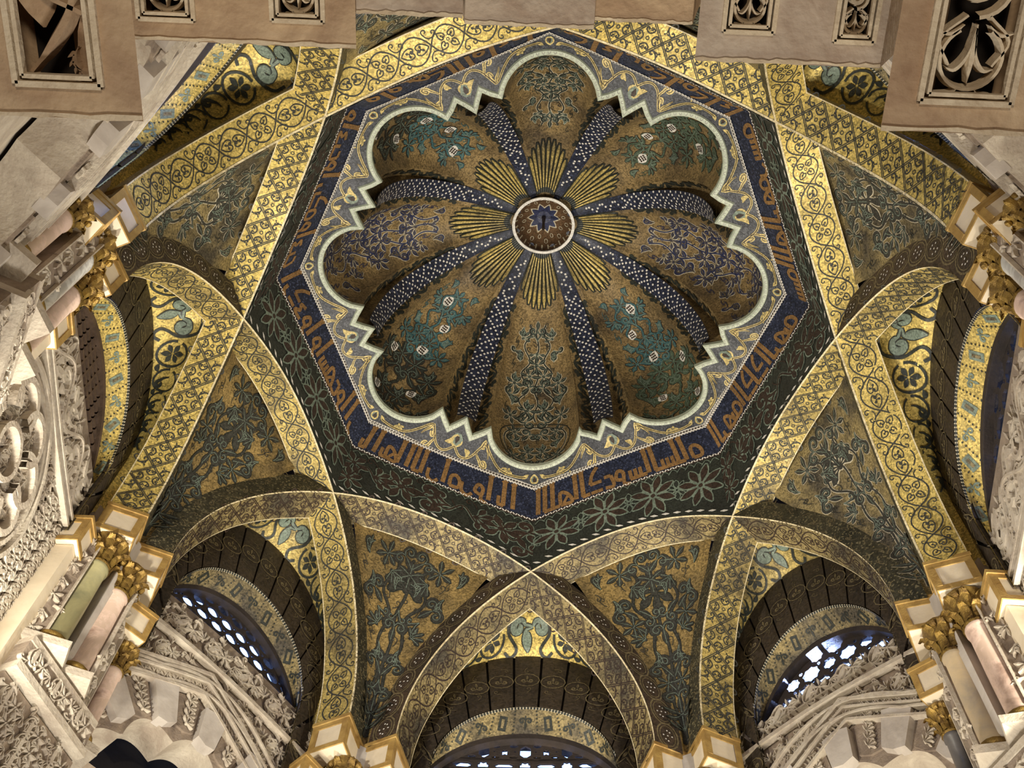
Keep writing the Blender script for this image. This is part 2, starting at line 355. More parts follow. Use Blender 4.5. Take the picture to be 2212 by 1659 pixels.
def wallframe(k):
    a = PI / 2 + k * PI / 4; return np.array([math.cos(a), math.sin(a), 0]), np.array([-math.sin(a), math.cos(a), 0])
Z3 = np.array([0, 0, 1.])
def ribpt(k, phi, d, off=0.):
    n, t = ribframe(k); P = prof(np.asarray(phi, float), off); d = np.broadcast_to(d, P[..., 0].shape)
    return d[..., None] * n + P[..., 0, None] * t + P[..., 1, None] * Z3
def wpt(k, s, d, z):
    n, t = wallframe(k); s, d, z = np.broadcast_arrays(np.asarray(s, float), d, z)
    return d[..., None] * n + s[..., None] * t + z[..., None] * Z3
WN = ['south', 'southwest', 'west', 'northwest', 'north', 'northeast', 'east', 'southeast']
POS = ['below the dome, left of centre', 'left of the dome, lower one', 'left of the dome, upper one', 'above the dome, left one', 'above the dome, right one', 'right of the dome, upper one', 'right of the dome, lower one', 'below the dome, right of centre']
ceil = structure('ceiling', (0, 0, 1.0))
# ---- eight intersecting ribs
def oval_motifs(ink, W, n):
    """interlaced pointed ovals holding hearts: u = length, v = 0..W"""
    L = ARCL / n; c = W / 2; A = W * .36
    for m in (1, -1):
        x = np.linspace(-ARCL / 2, ARCL / 2, n * 10 + 1); y = c + m * A * np.abs(np.sin((x + ARCL / 2) / L * PI)) ** .8 * np.where(((x + ARCL / 2) // L) % 2 == 0, 1, -1)
        ink.stroke(np.column_stack([x, y]), .0052)
    H = heart()
    for i in range(n):
        x0 = -ARCL / 2 + (i + .5) * L
        if i % 2:
            for a in (45, 135, 225, 315):
                r = W * .17; ink.put(H, x0 + r * math.cos(math.radians(a)) * 1.15, c + r * math.sin(math.radians(a)), W * .2, a - 90, ws=.0042)
                ink.put([blob(0, 0, .17)], x0 + r * 1.15 * math.cos(math.radians(a)), c + r * math.sin(math.radians(a)), W * .17)
            ink.put([(arc(0, 0, .5, 0, 360, 8), .3)], x0, c, W * .07)
        else:
            for a in (0, 180):
                r = W * .17; ink.put(H, x0 + r * math.cos(math.radians(a)), c, W * .33, a - 90, ws=.0044)
                ink.put(flower(3, .6, .1, 1, .2), x0 + r * .9 * math.cos(math.radians(a)), c, W * .11, a)
        for sx in (1, -1):
            for m in (1, -1):
                ink.put(curl(), x0 + sx * L * .5, c + m * W * .17, W * .3, -90 + m * 90 + (20 if m > 0 else -20) * -1, sx * m, ws=.0042)
def diamond_motifs(ink, W, n):
    L = ARCL / n; c = W / 2; a = W * .46
    for i in range(n):
        x0 = -ARCL / 2 + (i + .5) * L
        for q in (((x0 - L / 2, c), (x0, c + a)), ((x0, c + a), (x0 + L / 2, c)), ((x0 - L / 2, c), (x0, c - a)), ((x0, c - a), (x0 + L / 2, c))):
            for o in (-.0042, .0042):
                ink.stroke(cr([(q[0][0], q[0][1] + o), (q[1][0], q[1][1] + o)], 5), .0036)
        ink.put([(arc(0, 0, .7, 0, 360, 9), .38)], x0, c, W * .065)
        for k4 in range(4):
            ang = 45 + 90 * k4 if k4 < 4 else 0
            dx, dy = math.cos(math.radians(90 * k4)), math.sin(math.radians(90 * k4))
            ink.put(curl() + [(p * [-1, 1], w) for p, w in curl()], x0 + dx * W * .13, c + dy * W * .13, W * .2, 90 * k4 - 90, ws=.0052)
            ink.put(flower(3, .5, .05, 1, 0), x0 + dx * W * .27, c + dy * W * .25, W * .06, 90 * k4)
        for m in (1, -1):
            for sx in (1, -1): ink.put(curl(), x0 + L / 2, c + m * a * .9, W * .3, 90 - 90 * m - 90, sx * m, ws=.0055)
            ink.put(flower(3, .5, .05, 1, .2), x0 + L / 2, c + m * a * .62, W * .09, 90 - 90 * m)
            ink.put([(arc(0, 0, .7, 0, 360, 8), .4)], x0 + L / 2, c, W * .06)
PATN = ['gold mosaic rib with a lattice of diamonds and curls', 'gold mosaic rib with interlaced ovals and hearts']
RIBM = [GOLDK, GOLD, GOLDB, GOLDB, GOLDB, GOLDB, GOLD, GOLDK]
RIBS = []
for k in range(8):
    n, t = ribframe(k)
    r = thing('vault_rib', PATN[k % 2] + ', ' + POS[k], 'arch rib', ribpt(k, 0., 1.0)); RIBS.append(r)
    ls = np.linspace(-ARCL / 2, ARCL / 2, 81); ph = phi_of_len(ls)
    # solid core: soffit + two sides + back in separate parts so that each keeps its own mosaic
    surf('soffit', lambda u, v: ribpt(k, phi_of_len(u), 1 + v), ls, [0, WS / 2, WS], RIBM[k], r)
    DOTS = {(0, -1), (7, 1), (1, 1), (6, -1)}
    for sg in (-1, 1): surf('inner_side_face', lambda u, v: ribpt(k, phi_of_len(u), 1.0, v), np.linspace(0, sg * ARCL / 2, 41), [0, DEP], DARKF if (k, sg) in DOTS else DARKG, r)
    surf('outer_side_face', lambda u, v: ribpt(k, phi_of_len(u), 1 + WS, v), ls, [0, DEP], EDGE if k in (3, 4, 5, 2) else GOLDK, r)
    surf('back', lambda u, v: ribpt(k, phi_of_len(u), 1 + v, DEP), ls, [0, WS], DARKF, r)
    fs = lambda u, v, k=k: ribpt(k, phi_of_len(u), 1 + v)
    ink = Ink(fs)
    if k % 2: oval_motifs(ink, WS, 22)
    else: diamond_motifs(ink, WS, 23)
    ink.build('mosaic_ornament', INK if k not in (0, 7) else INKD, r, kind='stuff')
    e = Ink(fs, .002)
    e.stroke(np.column_stack([ls, ls * 0 + .0025]), .007); e.stroke(np.column_stack([ls, ls * 0 + WS - .002]), .004)
    e.build('edge_line', EDGE, r)
    # ovals with white dots / foliage on the inner side below the crossings
    fi = lambda u, v, k=k: ribpt(k, phi_of_len(u), 1.0, v)
    ii = Ink(fi); iw = Ink(fi, .002); s0 = float(np.interp(phi_of_s(np.array(.46)), _ph, _al))
    for sg in (1, -1):
        Lr = ARCL / 2 - s0
        if (k, sg) in DOTS:
            m = 8
            for i in range(m):
                u = sg * (s0 + (i + .5) * Lr / m)
                ii.put([(arc(0, 0, 1, 0, 360, 15, .66), .10), (arc(0, 0, .8, 0, 360, 13, .5), .06)], u, DEP * .5, .058)
                for dx, dy in ((0, .34), (0, -.34), (.4, 0), (-.4, 0), (.3, .2), (-.3, -.2), (0, 0)): iw.put([blob(dx, dy * .8, .055)], u, DEP * .5, .058)
        else:
            for i in range(20):
                u = sg * (s0 + (i + .5) * Lr / 20); ii.put(halfpalm(), u, DEP * (.25 if i % 2 else .75), .055, 180 if i % 2 else 0, 1, ws=.0035); ii.put(curl(), u, DEP * .5, .04, i * 90, 1, ws=.003)
    ii.build('side_ornament', OLIVE, r, kind='stuff'); iw.build('white_tesserae', WHITE, r, kind='stuff')
# ---- drum: octagon sides with palmette band, then the sloping inscription band
OBR, OBZ, IBR, IBZ = 1.02595 * C8, .833, .94328 * C8, .96169
for k in range(8):
    n, t = ribframe(k)
    def fd(u, v, n=n, t=t):                 # u: -1..1 along the side, v: 0 (rib edge) .. 1 (inscription)
        d = 1.0 + (OBR - 1.0) * v; s = u * d * T8; z0 = zprof(u * T8) + 0.0; z = z0 + (OBZ - z0) * v
        return d[:, None] * n + s[:, None] * t + z[:, None] * Z3
    p = surf('drum_panel', fd, np.linspace(-1, 1, 21), np.linspace(0, 1, 5), BLACKG, ceil)
    i1 = Ink(fd, .003); i2 = Ink(fd, .0015); i3 = Ink(fd, .002)
    if k % 2:                               # rosettes
        for i in range(4):
            i1.put(outline(flower(8, .30, .16, 1., .12), .10), -.75 + .5 * i, .54, .10, 22); i2.put(flower(8, .30, .18, .96, .1), -.75 + .5 * i, .54, .10, 22)
            i1.put(outline(flower(8, .16, .1, .6, .1), .09), -.75 + .5 * i, .54, .10, 0); pass
            i1.put(rosette8(), -.5 + .5 * i, .54, .05, 0, ws=.0035)
    else:
        fd2 = lambda u, v: fd(v, u); j1 = Ink(fd2, .003); j2 = Ink(fd2, .004)
        arabesque(j2, j1, fd2, .16, .86, -.93, .93, .135, k=.12, stems=False, wk=1.0)
        vv = np.linspace(-.95, .95, 90); q = np.column_stack([.52 + .16 * np.sin(vv * 18), vv]); j1.stroke(q, .014); j2.stroke(q, .008)
        j2.build('leaf_fill', INKD, p, kind='stuff'); j1.build('pale_outline', GREYG, p, kind='stuff')
    if k % 2: i2.off = .004
    i2.off = .004; i3.off = .005
    for i in range(17): i3.put([(np.array([[-1, -.3], [0, 0], [1, .3]]), [.1, .7, .1])], -.94 + i * .1175, .07, .016)
    for i in range(22): i1.put([(cr([(-1, 0), (0, 1), (1, 0)], 3), .2)], -.93 + i * .0885, .9, .02, ws=.0035)
    i2.build('leaf_fill', INKD, p, kind='stuff'); i1.build('pale_outline', OLIVE if False else GREYG, p, kind='stuff'); i3.build('white_tesserae', WHITE, p, kind='stuff')
    # inscription
    def fi(u, v, n=n, t=t):
        d = OBR + (IBR - OBR) * v; s = u * d * T8; z = OBZ + (IBZ - OBZ) * v
        return d[:, None] * n + s[:, None] * t + z[:, None] * Z3
    q = surf('inscription_band', fi, np.linspace(-1, 1, 15), np.linspace(0, 1, 3), NAVY, ceil)
    # Kufic lettering, baseline outward, read from right to left around the ring
    I = Ink(fi, .0022); ID = Ink(fi, .0030)
    X = [.95]
    def st(P, w=.0125): w = w * 1.5; I.stroke(cr([(X[0] - a / .40, b) for a, b in P], 5), w)
    def adv(a): X[0] -= a / .40
    def alif(): st([(.0, .14), (.0, .5), (.0, .88)]); st([(-.006, .9), (.006, .82)], .016); adv(.03)
    def lam(): st([(0, .14), (0, .9)]); st([(-.006, .92), (.006, .84)], .016); st([(-.004, .14), (.03, .14)], .011); adv(.034)
    def tooth(): st([(0, .14), (0, .4)], .010); st([(-.004, .14), (.024, .14)], .011); adv(.022)
    def meem(): I.stroke(cr([(X[0] - (a / .40), b) for a, b in [(.0, .14), (.0, .42), (.02, .5), (.04, .36), (.036, .16), (.0, .14)]], 4), .0155); adv(.05)
    def waw(): I.stroke(cr([(X[0] - a / .40, b) for a, b in [(.03, .2), (.0, .28), (.012, .5), (.034, .4), (.03, .1), (.055, .02)]], 4), .0155); adv(.062)
    def ha(): I.stroke(cr([(X[0] - a / .40, b) for a, b in [(0, .14), (.0, .5), (.03, .42), (.05, .14), (0, .14)]], 4), .0155); st([(.012, .16), (.034, .38)], .008); adv(.056)
    def dal(): st([(0, .46), (.03, .46)], .010); st([(.03, .46), (.036, .14), (.0, .14)], .010); adv(.05)
    def kaf(): st([(0, .14), (.05, .14)], .010); st([(0, .40), (.05, .40)], .010); st([(0, .40), (.012, .66), (.04, .86)], .010); adv(.062)
    def sin(): tooth(); tooth(); tooth()
    def nun(): st([(0, .4), (.004, .14), (.03, .04), (.05, .16)], .010); adv(.06)
    def ain(): st([(.03, .5), (0, .42), (.018, .3), (.0, .14), (.05, .14)], .010); adv(.06)
    def ra(): st([(0, .3), (.006, .12), (.03, .03)], .011); adv(.042)
    adv_ = adv
    G = dict(a=alif, l=lam, b=tooth, m=meem, w=waw, h=ha, d=dal, k=kaf, s=sin, n=nun, e=ain, r=ra)
    TXT = ['ba abha alan amnwa', 'arkewa wasgdwa', 'waebdwa rbkm', 'wafelwa alkhr', 'lelkm blkwn', 'bsm allh alrhmn', 'alrhbm alklk', 'allh alkdws alslam'][k].replace('g', 'h').replace('f', 'w')
    for c in (TXT + ' ') * 4:
        if X[0] < -.84: break
        if c == ' ': adv(.012)
        elif c in G: G[c]()
    I.build('kufic_lettering', RUST, q, kind='stuff')
    b = Ink(fi, .0018); b.stroke(np.column_stack([np.linspace(-1, 1, 12), np.full(12, .985)]), .02); b.stroke(np.column_stack([np.linspace(-1, 1, 12), np.full(12, .02)]), .011)
    b.build('braid_ground', INKD, q)
    w_ = Ink(fi, .0026)
    for i in range(58):
        for j in (0, 1):
            u = -.99 + i * .0345 + j * .01; w_.put([(np.array([[-.7, -.5], [.7, .5]]), .8)], u, .985 + (.045 if j else -.045), .009)
    for i in range(70): w_.put([(np.array([[-.5, -.5 if i % 2 else .5], [.5, .5 if i % 2 else -.5]]), .6)], -.985 + i * .0285, .03, .007)
    w_.build('white_braid', WHITE, q, kind='stuff')
# ---- lobed cornice and melon dome
LZ, AZ = .99737, 1.70732
def contour(deg):                           # base radius of the dome, deg measured from a lobe axis (period 45)
    x = np.abs((np.asarray(deg, float) + 22.5) % 45 - 22.5); c, rho = .689, .183
    xr = np.radians(x); lob = c * np.cos(xr) + np.sqrt(np.maximum(rho**2 - (c * np.sin(xr))**2, 0))
    z = np.interp(x, [14.2, 18.9, 22.5], [.728, .782, .716])
    return np.where(x < 14.2, lob, z)
def domept(deg, f):                         # deg absolute-local from axis A, f degrees of elevation 0..90
    f = np.asarray(f, float); m = .6 * (f / 90)**1.6; r = (contour(deg) * (1 - m) + .76 * m) * np.cos(np.radians(f))**.92
    a = PI / 2 + np.radians(deg); return np.stack([r * np.cos(a), r * np.sin(a), LZ + (AZ - LZ) * np.sin(np.radians(f))], -1)
angs = np.unique(np.concatenate([np.linspace(-14.2, 14.2, 25), [14.2, 16.5, 18.9, 20.7, 22.5, 24.3, 26.1, 28.5, 30.8]]))
full = np.concatenate([angs + 45 * i for i in range(8)]); full = np.unique(np.round(full, 3)); full = full[(full >= -14.2) & (full <= 345.8)]
def octr(deg, R_): x = np.radians((np.asarray(deg) + 0) % 45 - 22.5); return R_ / np.cos(x)
def fb(u, v):                               # vine border between braid and lobes
    a = PI / 2 + np.radians(u); ro = octr(u, IBR); ri = contour(u) + .012; r = ro + (ri - ro) * v; z = IBZ + (LZ - .004 - IBZ) * v
    return np.stack([r * np.cos(a), r * np.sin(a), z], -1)
brd = surf('border_panel', fb, full, np.linspace(0, 1, 4), NAVYB, ceil)
g1 = Ink(fb, .0018); g2 = Ink(fb, .0026); g3 = Ink(fb, .0012)
for i in range(8):
    c = 45 * i
    for m in (1, -1):
        A = lambda L: [(c + m * a, b) for a, b in L]
        stem = cr(A([(2.2, .45), (5, .30), (8.5, .30), (11.5, .62), (13.5, .74), (15.5, .55), (17.5, .25), (20, .12), (22.5, .3)]), 6)
        g1.stroke(stem, .0095); g2.stroke(stem, .003)
        for (u, v, sz, ro) in ((12.6, .40, .060, 10), (16.4, .50, .062, 165)):
            g1.put(petalcurl(), c + m * u, v, sz, ro, m); g2.put(petalcurl(), c + m * u, v, sz, ro, m, ws=.0022)
        g1.put(palmette(5, 60), c + m * 6.5, .66, .030, 180 + 30 * m); g1.put([(cr([(0, 0), (.3, .4), (.8, .5)], 4), leafw(9, .45))], c + m * 19.5, .5, .045, 100, -m); g1.put(curl(.14), c + m * 9, .16, .035, 90, m); g1.put([(cr([(0, 0), (0, .5), (0, 1)], 4), leafw(9, .5))], c + m * 3.0, .3, .03, 60 * m)
        pass
    for (u, v, sz) in ((0, .42, .042), (22.5, .5, .062)):
        g1.put([(p * .8, np.asarray(w) * 0 + .14) for p, w in heart()], c + u, v, sz, 180 if u else 0); g3.put([(np.array([[0, -.4], [0, -.1], [0, .2], [0, .55]]), [.3, .75, .55, .05])], c + u, v, sz, 180 if u else 0)
        g2.put([(np.array([[0, -.2], [0, 0], [0, .3]]), [.2, .3, .05])], c + u, v, sz, 180 if u else 0)
g3.build('heart_fill', GREYG, brd, kind='stuff'); g1.build('vine_scroll', BUFF, brd, kind='stuff'); g2.build('vine_midline', INKD, brd, kind='stuff')
# white scalloped trim
def trimring():
    ds = np.concatenate([full, full[:1] + 360]); a = PI / 2 + np.radians(ds); r = contour(ds); P = np.column_stack([r * np.cos(a), r * np.sin(a)])
    t = np.gradient(P[:-1], axis=0); nx = np.roll(P[:-1], -1, 0) - P[:-1]; pv = P[:-1] - np.roll(P[:-1], 1, 0)
    nx /= np.linalg.norm(nx, axis=1)[:, None]; pv /= np.linalg.norm(pv, axis=1)[:, None]
    b = nx + pv; b /= np.linalg.norm(b, axis=1)[:, None]; nrm = np.column_stack([b[:, 1], -b[:, 0]]); sc_ = 1 / np.clip((b * nx).sum(1), .6, 1)
    Q = P[:-1]; V = []
    for o, z in ((-.009, .012), (-.009, -.008), (-.004, -.014), (.007, -.014), (.012, -.006), (.012, .012)):
        V.append(np.column_stack([Q + nrm * (o * sc_)[:, None], np.full(len(Q), LZ + z)]))
    V = np.stack(V, 1); n, m = V.shape[:2]; i = np.arange(n)[:, None] * m; j = np.arange(m - 1)[None]; i2 = ((np.arange(n) + 1) % n)[:, None] * m
    F = np.stack([i + j, i2 + j, i2 + j + 1, i + j + 1], -1).reshape(-1, 4)
    o = obj('lobed_trim', V.reshape(-1, 3), F, TRIM, ceil, label='pale green scalloped plaster trim around the dome lobes')
    # little arcs painted along it
    L = np.concatenate([[0], np.cumsum(np.linalg.norm(np.diff(np.vstack([Q, Q[:1]]), axis=0), axis=1))]); QQ = np.vstack([Q, Q[:1]]); NN = np.vstack([nrm, nrm[:1]])
    def ft(u, v):
        x = np.interp(u, L, QQ[:, 0]); y = np.interp(u, L, QQ[:, 1]); nx_ = np.interp(u, L, NN[:, 0]); ny_ = np.interp(u, L, NN[:, 1])
        return np.stack([x + nx_ * v, y + ny_ * v, np.full(len(u), LZ - .014)], -1)
    k_ = Ink(ft, .001)
    for q in np.arange(.012, L[-1], .021): k_.put([(cr([(-.9, .6), (-.5, -.7), (.5, -.7), (.9, .6)], 4), .22)], q, .001, .0055, ws=.0018)
    k_.build('scale_marks', GREYM, o, kind='stuff')
trimring()
FMAX = 82.3
FE = np.concatenate([np.linspace(0, 60, 17), np.linspace(62, FMAX, 8)])
LOBP = ['bottom', 'lower left', 'left', 'upper left', 'top', 'upper right', 'right', 'lower right']
for k in range(8):
    c = 45 * k
    fl = lambda u, v, c=c: domept(c + u, v)
    lob = surf('dome_lobe', fl, np.linspace(-14.2, 14.2, 25), FE, DOMEG, ceil, label=LOBP[k] + ' lobe of the melon dome with vine mosaic')
    a1 = Ink(fl, .0030); a2 = Ink(fl, .0015); a3 = Ink(fl, .004); aT = Ink(fl, .0033)
    def both(m, u, v, sz, rot=0, mir=1, ink=None):
        (ink or a1).put(m, u, v, sz, rot, mir); a2.put(outline(m, .11), u, v, sz, rot, mir)
    def stemline(P, w=.010):
        q = cr(P, 6); a1.stroke(q, w); a2.stroke(q, w + .006)
    inn = Ink(fl, .0042)
    if k in (0, 4):
        arabesque(a1, a2, fl, -10.5, 10.5, 22, 57, .070, inn, lw=.006)
        a1.put([(arc(0, 0, 1, 0, 360, 24, .8), .04)], 0, 11, .135); a2.put([(arc(0, 0, 1, 0, 360, 24, .8), .08)], 0, 11, .135); a1.put([(arc(0, 0, 1, 0, 360, 24, .8), .03)], 0, 11, .155)
        arabesque(a1, a2, fl, -8, 8, 4, 17, .062, inn, stems=False)
    elif k in (2, 6):
        arabesque(a1, a2, fl, -12.5, 12.5, 3, 58, .078, inn, lw=.006)
    else:
        m0 = 1 if k in (1, 5) else -1
        arabesque(a1, a2, fl, -12, 12, 4, 30, .088, inn, lw=.011, wk=1.15)
        arabesque(aT if k in (3, 7, 1) else a1, a2, fl, -11, 11, 32, 57, .078, inn, lw=.008)
        rs = random.Random(k * 5)
        for (u, v, sz) in ((3, 52, .045), (-4, 44, .04), (7, 24, .045), (-2, 33, .045), (5, 6, .045), (-6, 14, .04)):
            a3.put([(np.array([[0, -1], [0, -.5], [0, 0], [0, .6], [0, 1.1]]), [.3, 1.3, 1.6, 1.1, .1])], u * m0, v, sz * .62, rs.uniform(-60, 60))
        blk = Ink(fl, .005); rs = random.Random(k * 5)
        for (u, v, sz) in ((3, 52, .045), (-4, 44, .04), (7, 24, .045), (-2, 33, .045), (5, 6, .045), (-6, 14, .04)):
            rs.uniform(0, 1)
            for dx in (-.4, 0, .4):
                for dy in (-.45, 0, .45): blk.put([blob(dx * .8, dy, .17)], u * m0, v, sz * .62)
        blk.build('dark_spots', INKD, lob, kind='stuff')
    inn.build('inner_line', GREYG if k not in (2, 6) else OLIVE, lob, kind='stuff')
    a2.build('pale_outline' if k in (0, 2, 4, 6) else 'dark_outline', PALE if k in (0, 2, 4, 6) else INKD, lob, kind='stuff')
    a1.build('leaf_scroll', BLUEL if k in (2, 6) else BLACKG if k in (0, 4) else GREEN if k in (5, 7) else BLACKG, lob, kind='stuff')
    aT.build('teal_leaves', TEAL, lob, kind='stuff'); a3.build('white_spots', WHITE, lob, kind='stuff')
    # shell fan at the crown
    fan_d = Ink(fl, .004); fan_g = Ink(fl, .005)
    nf = 9
    for i in range(nf):
        u0 = (i - (nf - 1) / 2) / nf * 2 * 15.5; e = 62.5 + 3.5 * (abs(i - (nf - 1) / 2) / 4)**2
        pts = np.column_stack([np.linspace(u0 * 1.02, u0 * .98, 9), np.linspace(e, 81.3, 9)])
        wg = np.interp(np.linspace(0, 1, 9), [0, .07, .14, 1], [.010, .020, .0225, .0095]); fan_d.stroke(pts - [0, .35], wg + .0035, .002); fan_g.stroke(pts[:-1] + [0, .2], wg[:-1] - .002, .004)
    sf = fan_g.build('shell_fan', GOLD, ceil, label='golden shell fan of flutes above the ' + LOBP[k] + ' lobe'); fan_d.build('flute_outline', BLACKG, sf, kind='stuff')
    # arris between this lobe and the next
    fa = lambda u, v, c=c: domept(c + u, v)
    ar = surf('arris', fa, [14.2, 16.5, 18.9, 20.7, 22.5, 24.3, 26.1, 28.5, 30.8], FE, DOMEG, ceil)
    hwid = lambda v: np.interp(v, [0, 50, 70, 80], [3.3, 4.8, 6.2, 7])
    def fband(u, v, c=c):
        P = domept(c + 22.5 + 0 * u, v); Q = domept(c + 22.5 + u * hwid(v), v); r0 = np.hypot(P[:, 0], P[:, 1]) - .012 * np.cos(np.radians(v)) - .004
        a = PI / 2 + np.radians(c + 22.5 + u * hwid(v)); r = r0 + .012 * u * u; return np.stack([r * np.cos(a), r * np.sin(a), Q[:, 2]], -1)
    bd = surf('navy_band', fband, np.linspace(-1, 1, 5), FE, NAVY, ceil)
    w1 = Ink(fband, .002)
    for iv in range(74):
        v = 1.0 + iv * 1.02
        if v < 62:
            for iu in range(7):
                if (iv + iu) % 6 == 0 or (iv - iu) % 6 == 0 or ((iv % 6 == 3) and iu % 6 in (0, 3)) or (iv % 6 == 0 and iu == 3): w1.put([(np.array([[-.5, 0], [0, 0], [.5, 0]]), [.7, 1.1, .7])], -.87 + iu * .29, v, .0088)
        else:
            u = .6 * (2 * abs(((iv * .2) % 1) - .5) * 2 - 1); w1.put([(np.array([[-.5, 0], [0, 0], [.5, 0]]), [.7, 1.1, .7])], u, v, .0088)
    w1.build('white_checks', WHITE, bd, kind='stuff')
    vn = Ink(fa, .0018)
    for u0 in (16.6, 28.4):
        tf = lambda q, u0=u0: np.column_stack([u0 + q[:, 1], q[:, 0]]); wave_scroll(vn, 2, 60, 0, 1.7, 5.2, .0075, tf)
    vn.build('vine_scroll', BLACKG, ar, kind='stuff')
# crown boss
def boss():
    b = obj('crown_boss', *(lambda V, F: (V, F))(*lathe_pts([(.125, 1.655), (.132, 1.662), (.128, 1.69), (.105, 1.735), (.07, 1.765), (.03, 1.78), (.0005, 1.782)], 48)), mosaic('boss brown mosaic', (112, 86, 60), (70, 52, 38), .4, .2, .5, 90, .4), ceil, smooth=True, label='small round painted cup at the crown of the dome')
    rim = Bag(); rim.add(*lathe_pts([(.124, 1.650), (.136, 1.650), (.136, 1.66), (.124, 1.66)], 64)); rim.build('white_rim', WHITE, b)
    f = lambda u, v: np.stack([v * np.cos(u), v * np.sin(u), np.interp(v, [.0005, .03, .07, .105, .128], [1.782, 1.78, 1.765, 1.735, 1.69])], -1)
    s1 = Ink(f, .003, ref=(0, 0, 1.2)); s2 = Ink(f, .002, ref=(0, 0, 1.2)); s3 = Ink(f, .0025, ref=(0, 0, 1.2))
    for i in range(10):
        a = 2 * PI * i / 10; s1.stroke(np.column_stack([np.full(6, a), np.linspace(.003, .07, 6)]), [.012, .024, .032, .028, .016, .001]); s2.stroke(np.column_stack([np.full(6, a), np.linspace(.003, .075, 6)]), [.02, .03, .038, .034, .022, .003])
    for i in range(28):
        a = 2 * PI * i / 28; s2.stroke(np.column_stack([np.full(3, a), np.linspace(.116, .128, 3)]), .006)
    for i in range(20):
        a = 2 * PI * (i + .5) / 20; v = .088 if i % 2 else .104; s2.stroke(np.column_stack([a + .07 * np.cos(np.linspace(0, 2 * PI, 9)), v + .008 * np.sin(np.linspace(0, 2 * PI, 9))]), .003)
    s2.build('pale_outline', PALE, b, kind='stuff'); s1.build('navy_star', BLUEL, b, kind='stuff')
    hk = Bag(); hk.add(*lathe_pts([(.0005, 1.60), (.007, 1.61), (.006, 1.70), (.010, 1.78)], 8)); hk.build('hook', INKD, b)
def lathe_pts(prof_, n, cx=0., cy=0.):
    a = np.linspace(0, 2 * PI, n, endpoint=False); V = np.array([[cx + r * math.cos(x), cy + r * math.sin(x), z] for r, z in prof_ for x in a]); F = []
    for i in range(len(prof_) - 1):
        for j in range(n): F.append([i * n + j, i * n + (j + 1) % n, (i + 1) * n + (j + 1) % n, (i + 1) * n + j])
    return V, F
boss()
# ---- concave floral webs of the star points, spandrel webs over the windows
def webs():
    for k in range(8):
        P0 = float(phi_of_s(np.array(.60))); 
        def fw(u, v, k=k):                  # u 0..1 across, v 0 (octagon side) .. 1 (springing)
            ph = P0 + (PM - P0) * v
            A = ribpt((k - 1) % 8, ph, 1.0, DEP * .9); B = ribpt((k + 1) % 8, -ph, 1.0, DEP * .9); u_ = u[:, None]
            P = A * (1 - u_) + B * u_; n, t = ribframe(k)
            bul = 4 * u * (1 - u); P = P + Z3 * (bul * .13 * np.clip(1 - v, 0, 1.02)**1.5)[:, None] + n * (bul * .035 * v)[:, None]
            return P + Z3 * (np.clip(-v, 0, 1) * .45)[:, None]
        # orient: rib k-1 is crossed at its +s side, rib k+1 at its -s side
        w = surf('vault_web', fw, np.linspace(0, 1, 25), np.linspace(-.3, 1, 45), GOLDW if k in (0, 7, 1) else GOLDK, ceil, label='concave floral mosaic web, star point ' + POS[k])
        a = Ink(fw, .003); o = Ink(fw, .0016)
        def bo(m, u, v, sz, rot=0, mir=1): a.put(m, u, v, sz, rot, mir); o.put(outline(m, .10), u, v, sz, rot, mir)
        def st(P, w_=.007): q = cr(P, 6); a.stroke(q, w_ + .003); o.stroke(q, w_ + .007)
        top = Ink(fw, .0042)
        arabesque(a, o, fw, .02, .98, .0 if k % 2 else .03, .93, .088, top, k=.07, lw=.008)
        if k % 2: bo(flower(6, .36), .5, .17, .085)
        else: bo(palmette(9, 100), .5, .2, .095, 180)
        top.build('inner_line', GREYG, w, kind='stuff')
        a.build('leaf_scroll', INK, w, kind='stuff'); o.build('pale_outline', PALE if k in (2, 6, 5, 3) else BLACKG, w, kind='stuff')
FR = (1.43794, .39431, .10621); BK = (1.42245, .31886, -.10941); GI = (1.48175, .385, -.2685)
ZF = -.42
def archpt(k, a, spec, dd=0., dr=0.):       # a: -1..1, |a|>.8 straight legs down to ZF
    d, R_, h = spec; a = np.asarray(a, float); R_ = R_ + dr; am = 1.62
    ph = np.clip(a / .8, -1, 1) * am; s = R_ * np.sin(ph); z = h + R_ * np.cos(ph); leg = np.clip((np.abs(a) - .8) / .2, 0, 1); z = z + leg * (ZF - z)
    return wpt(k, s, d + dd, z)
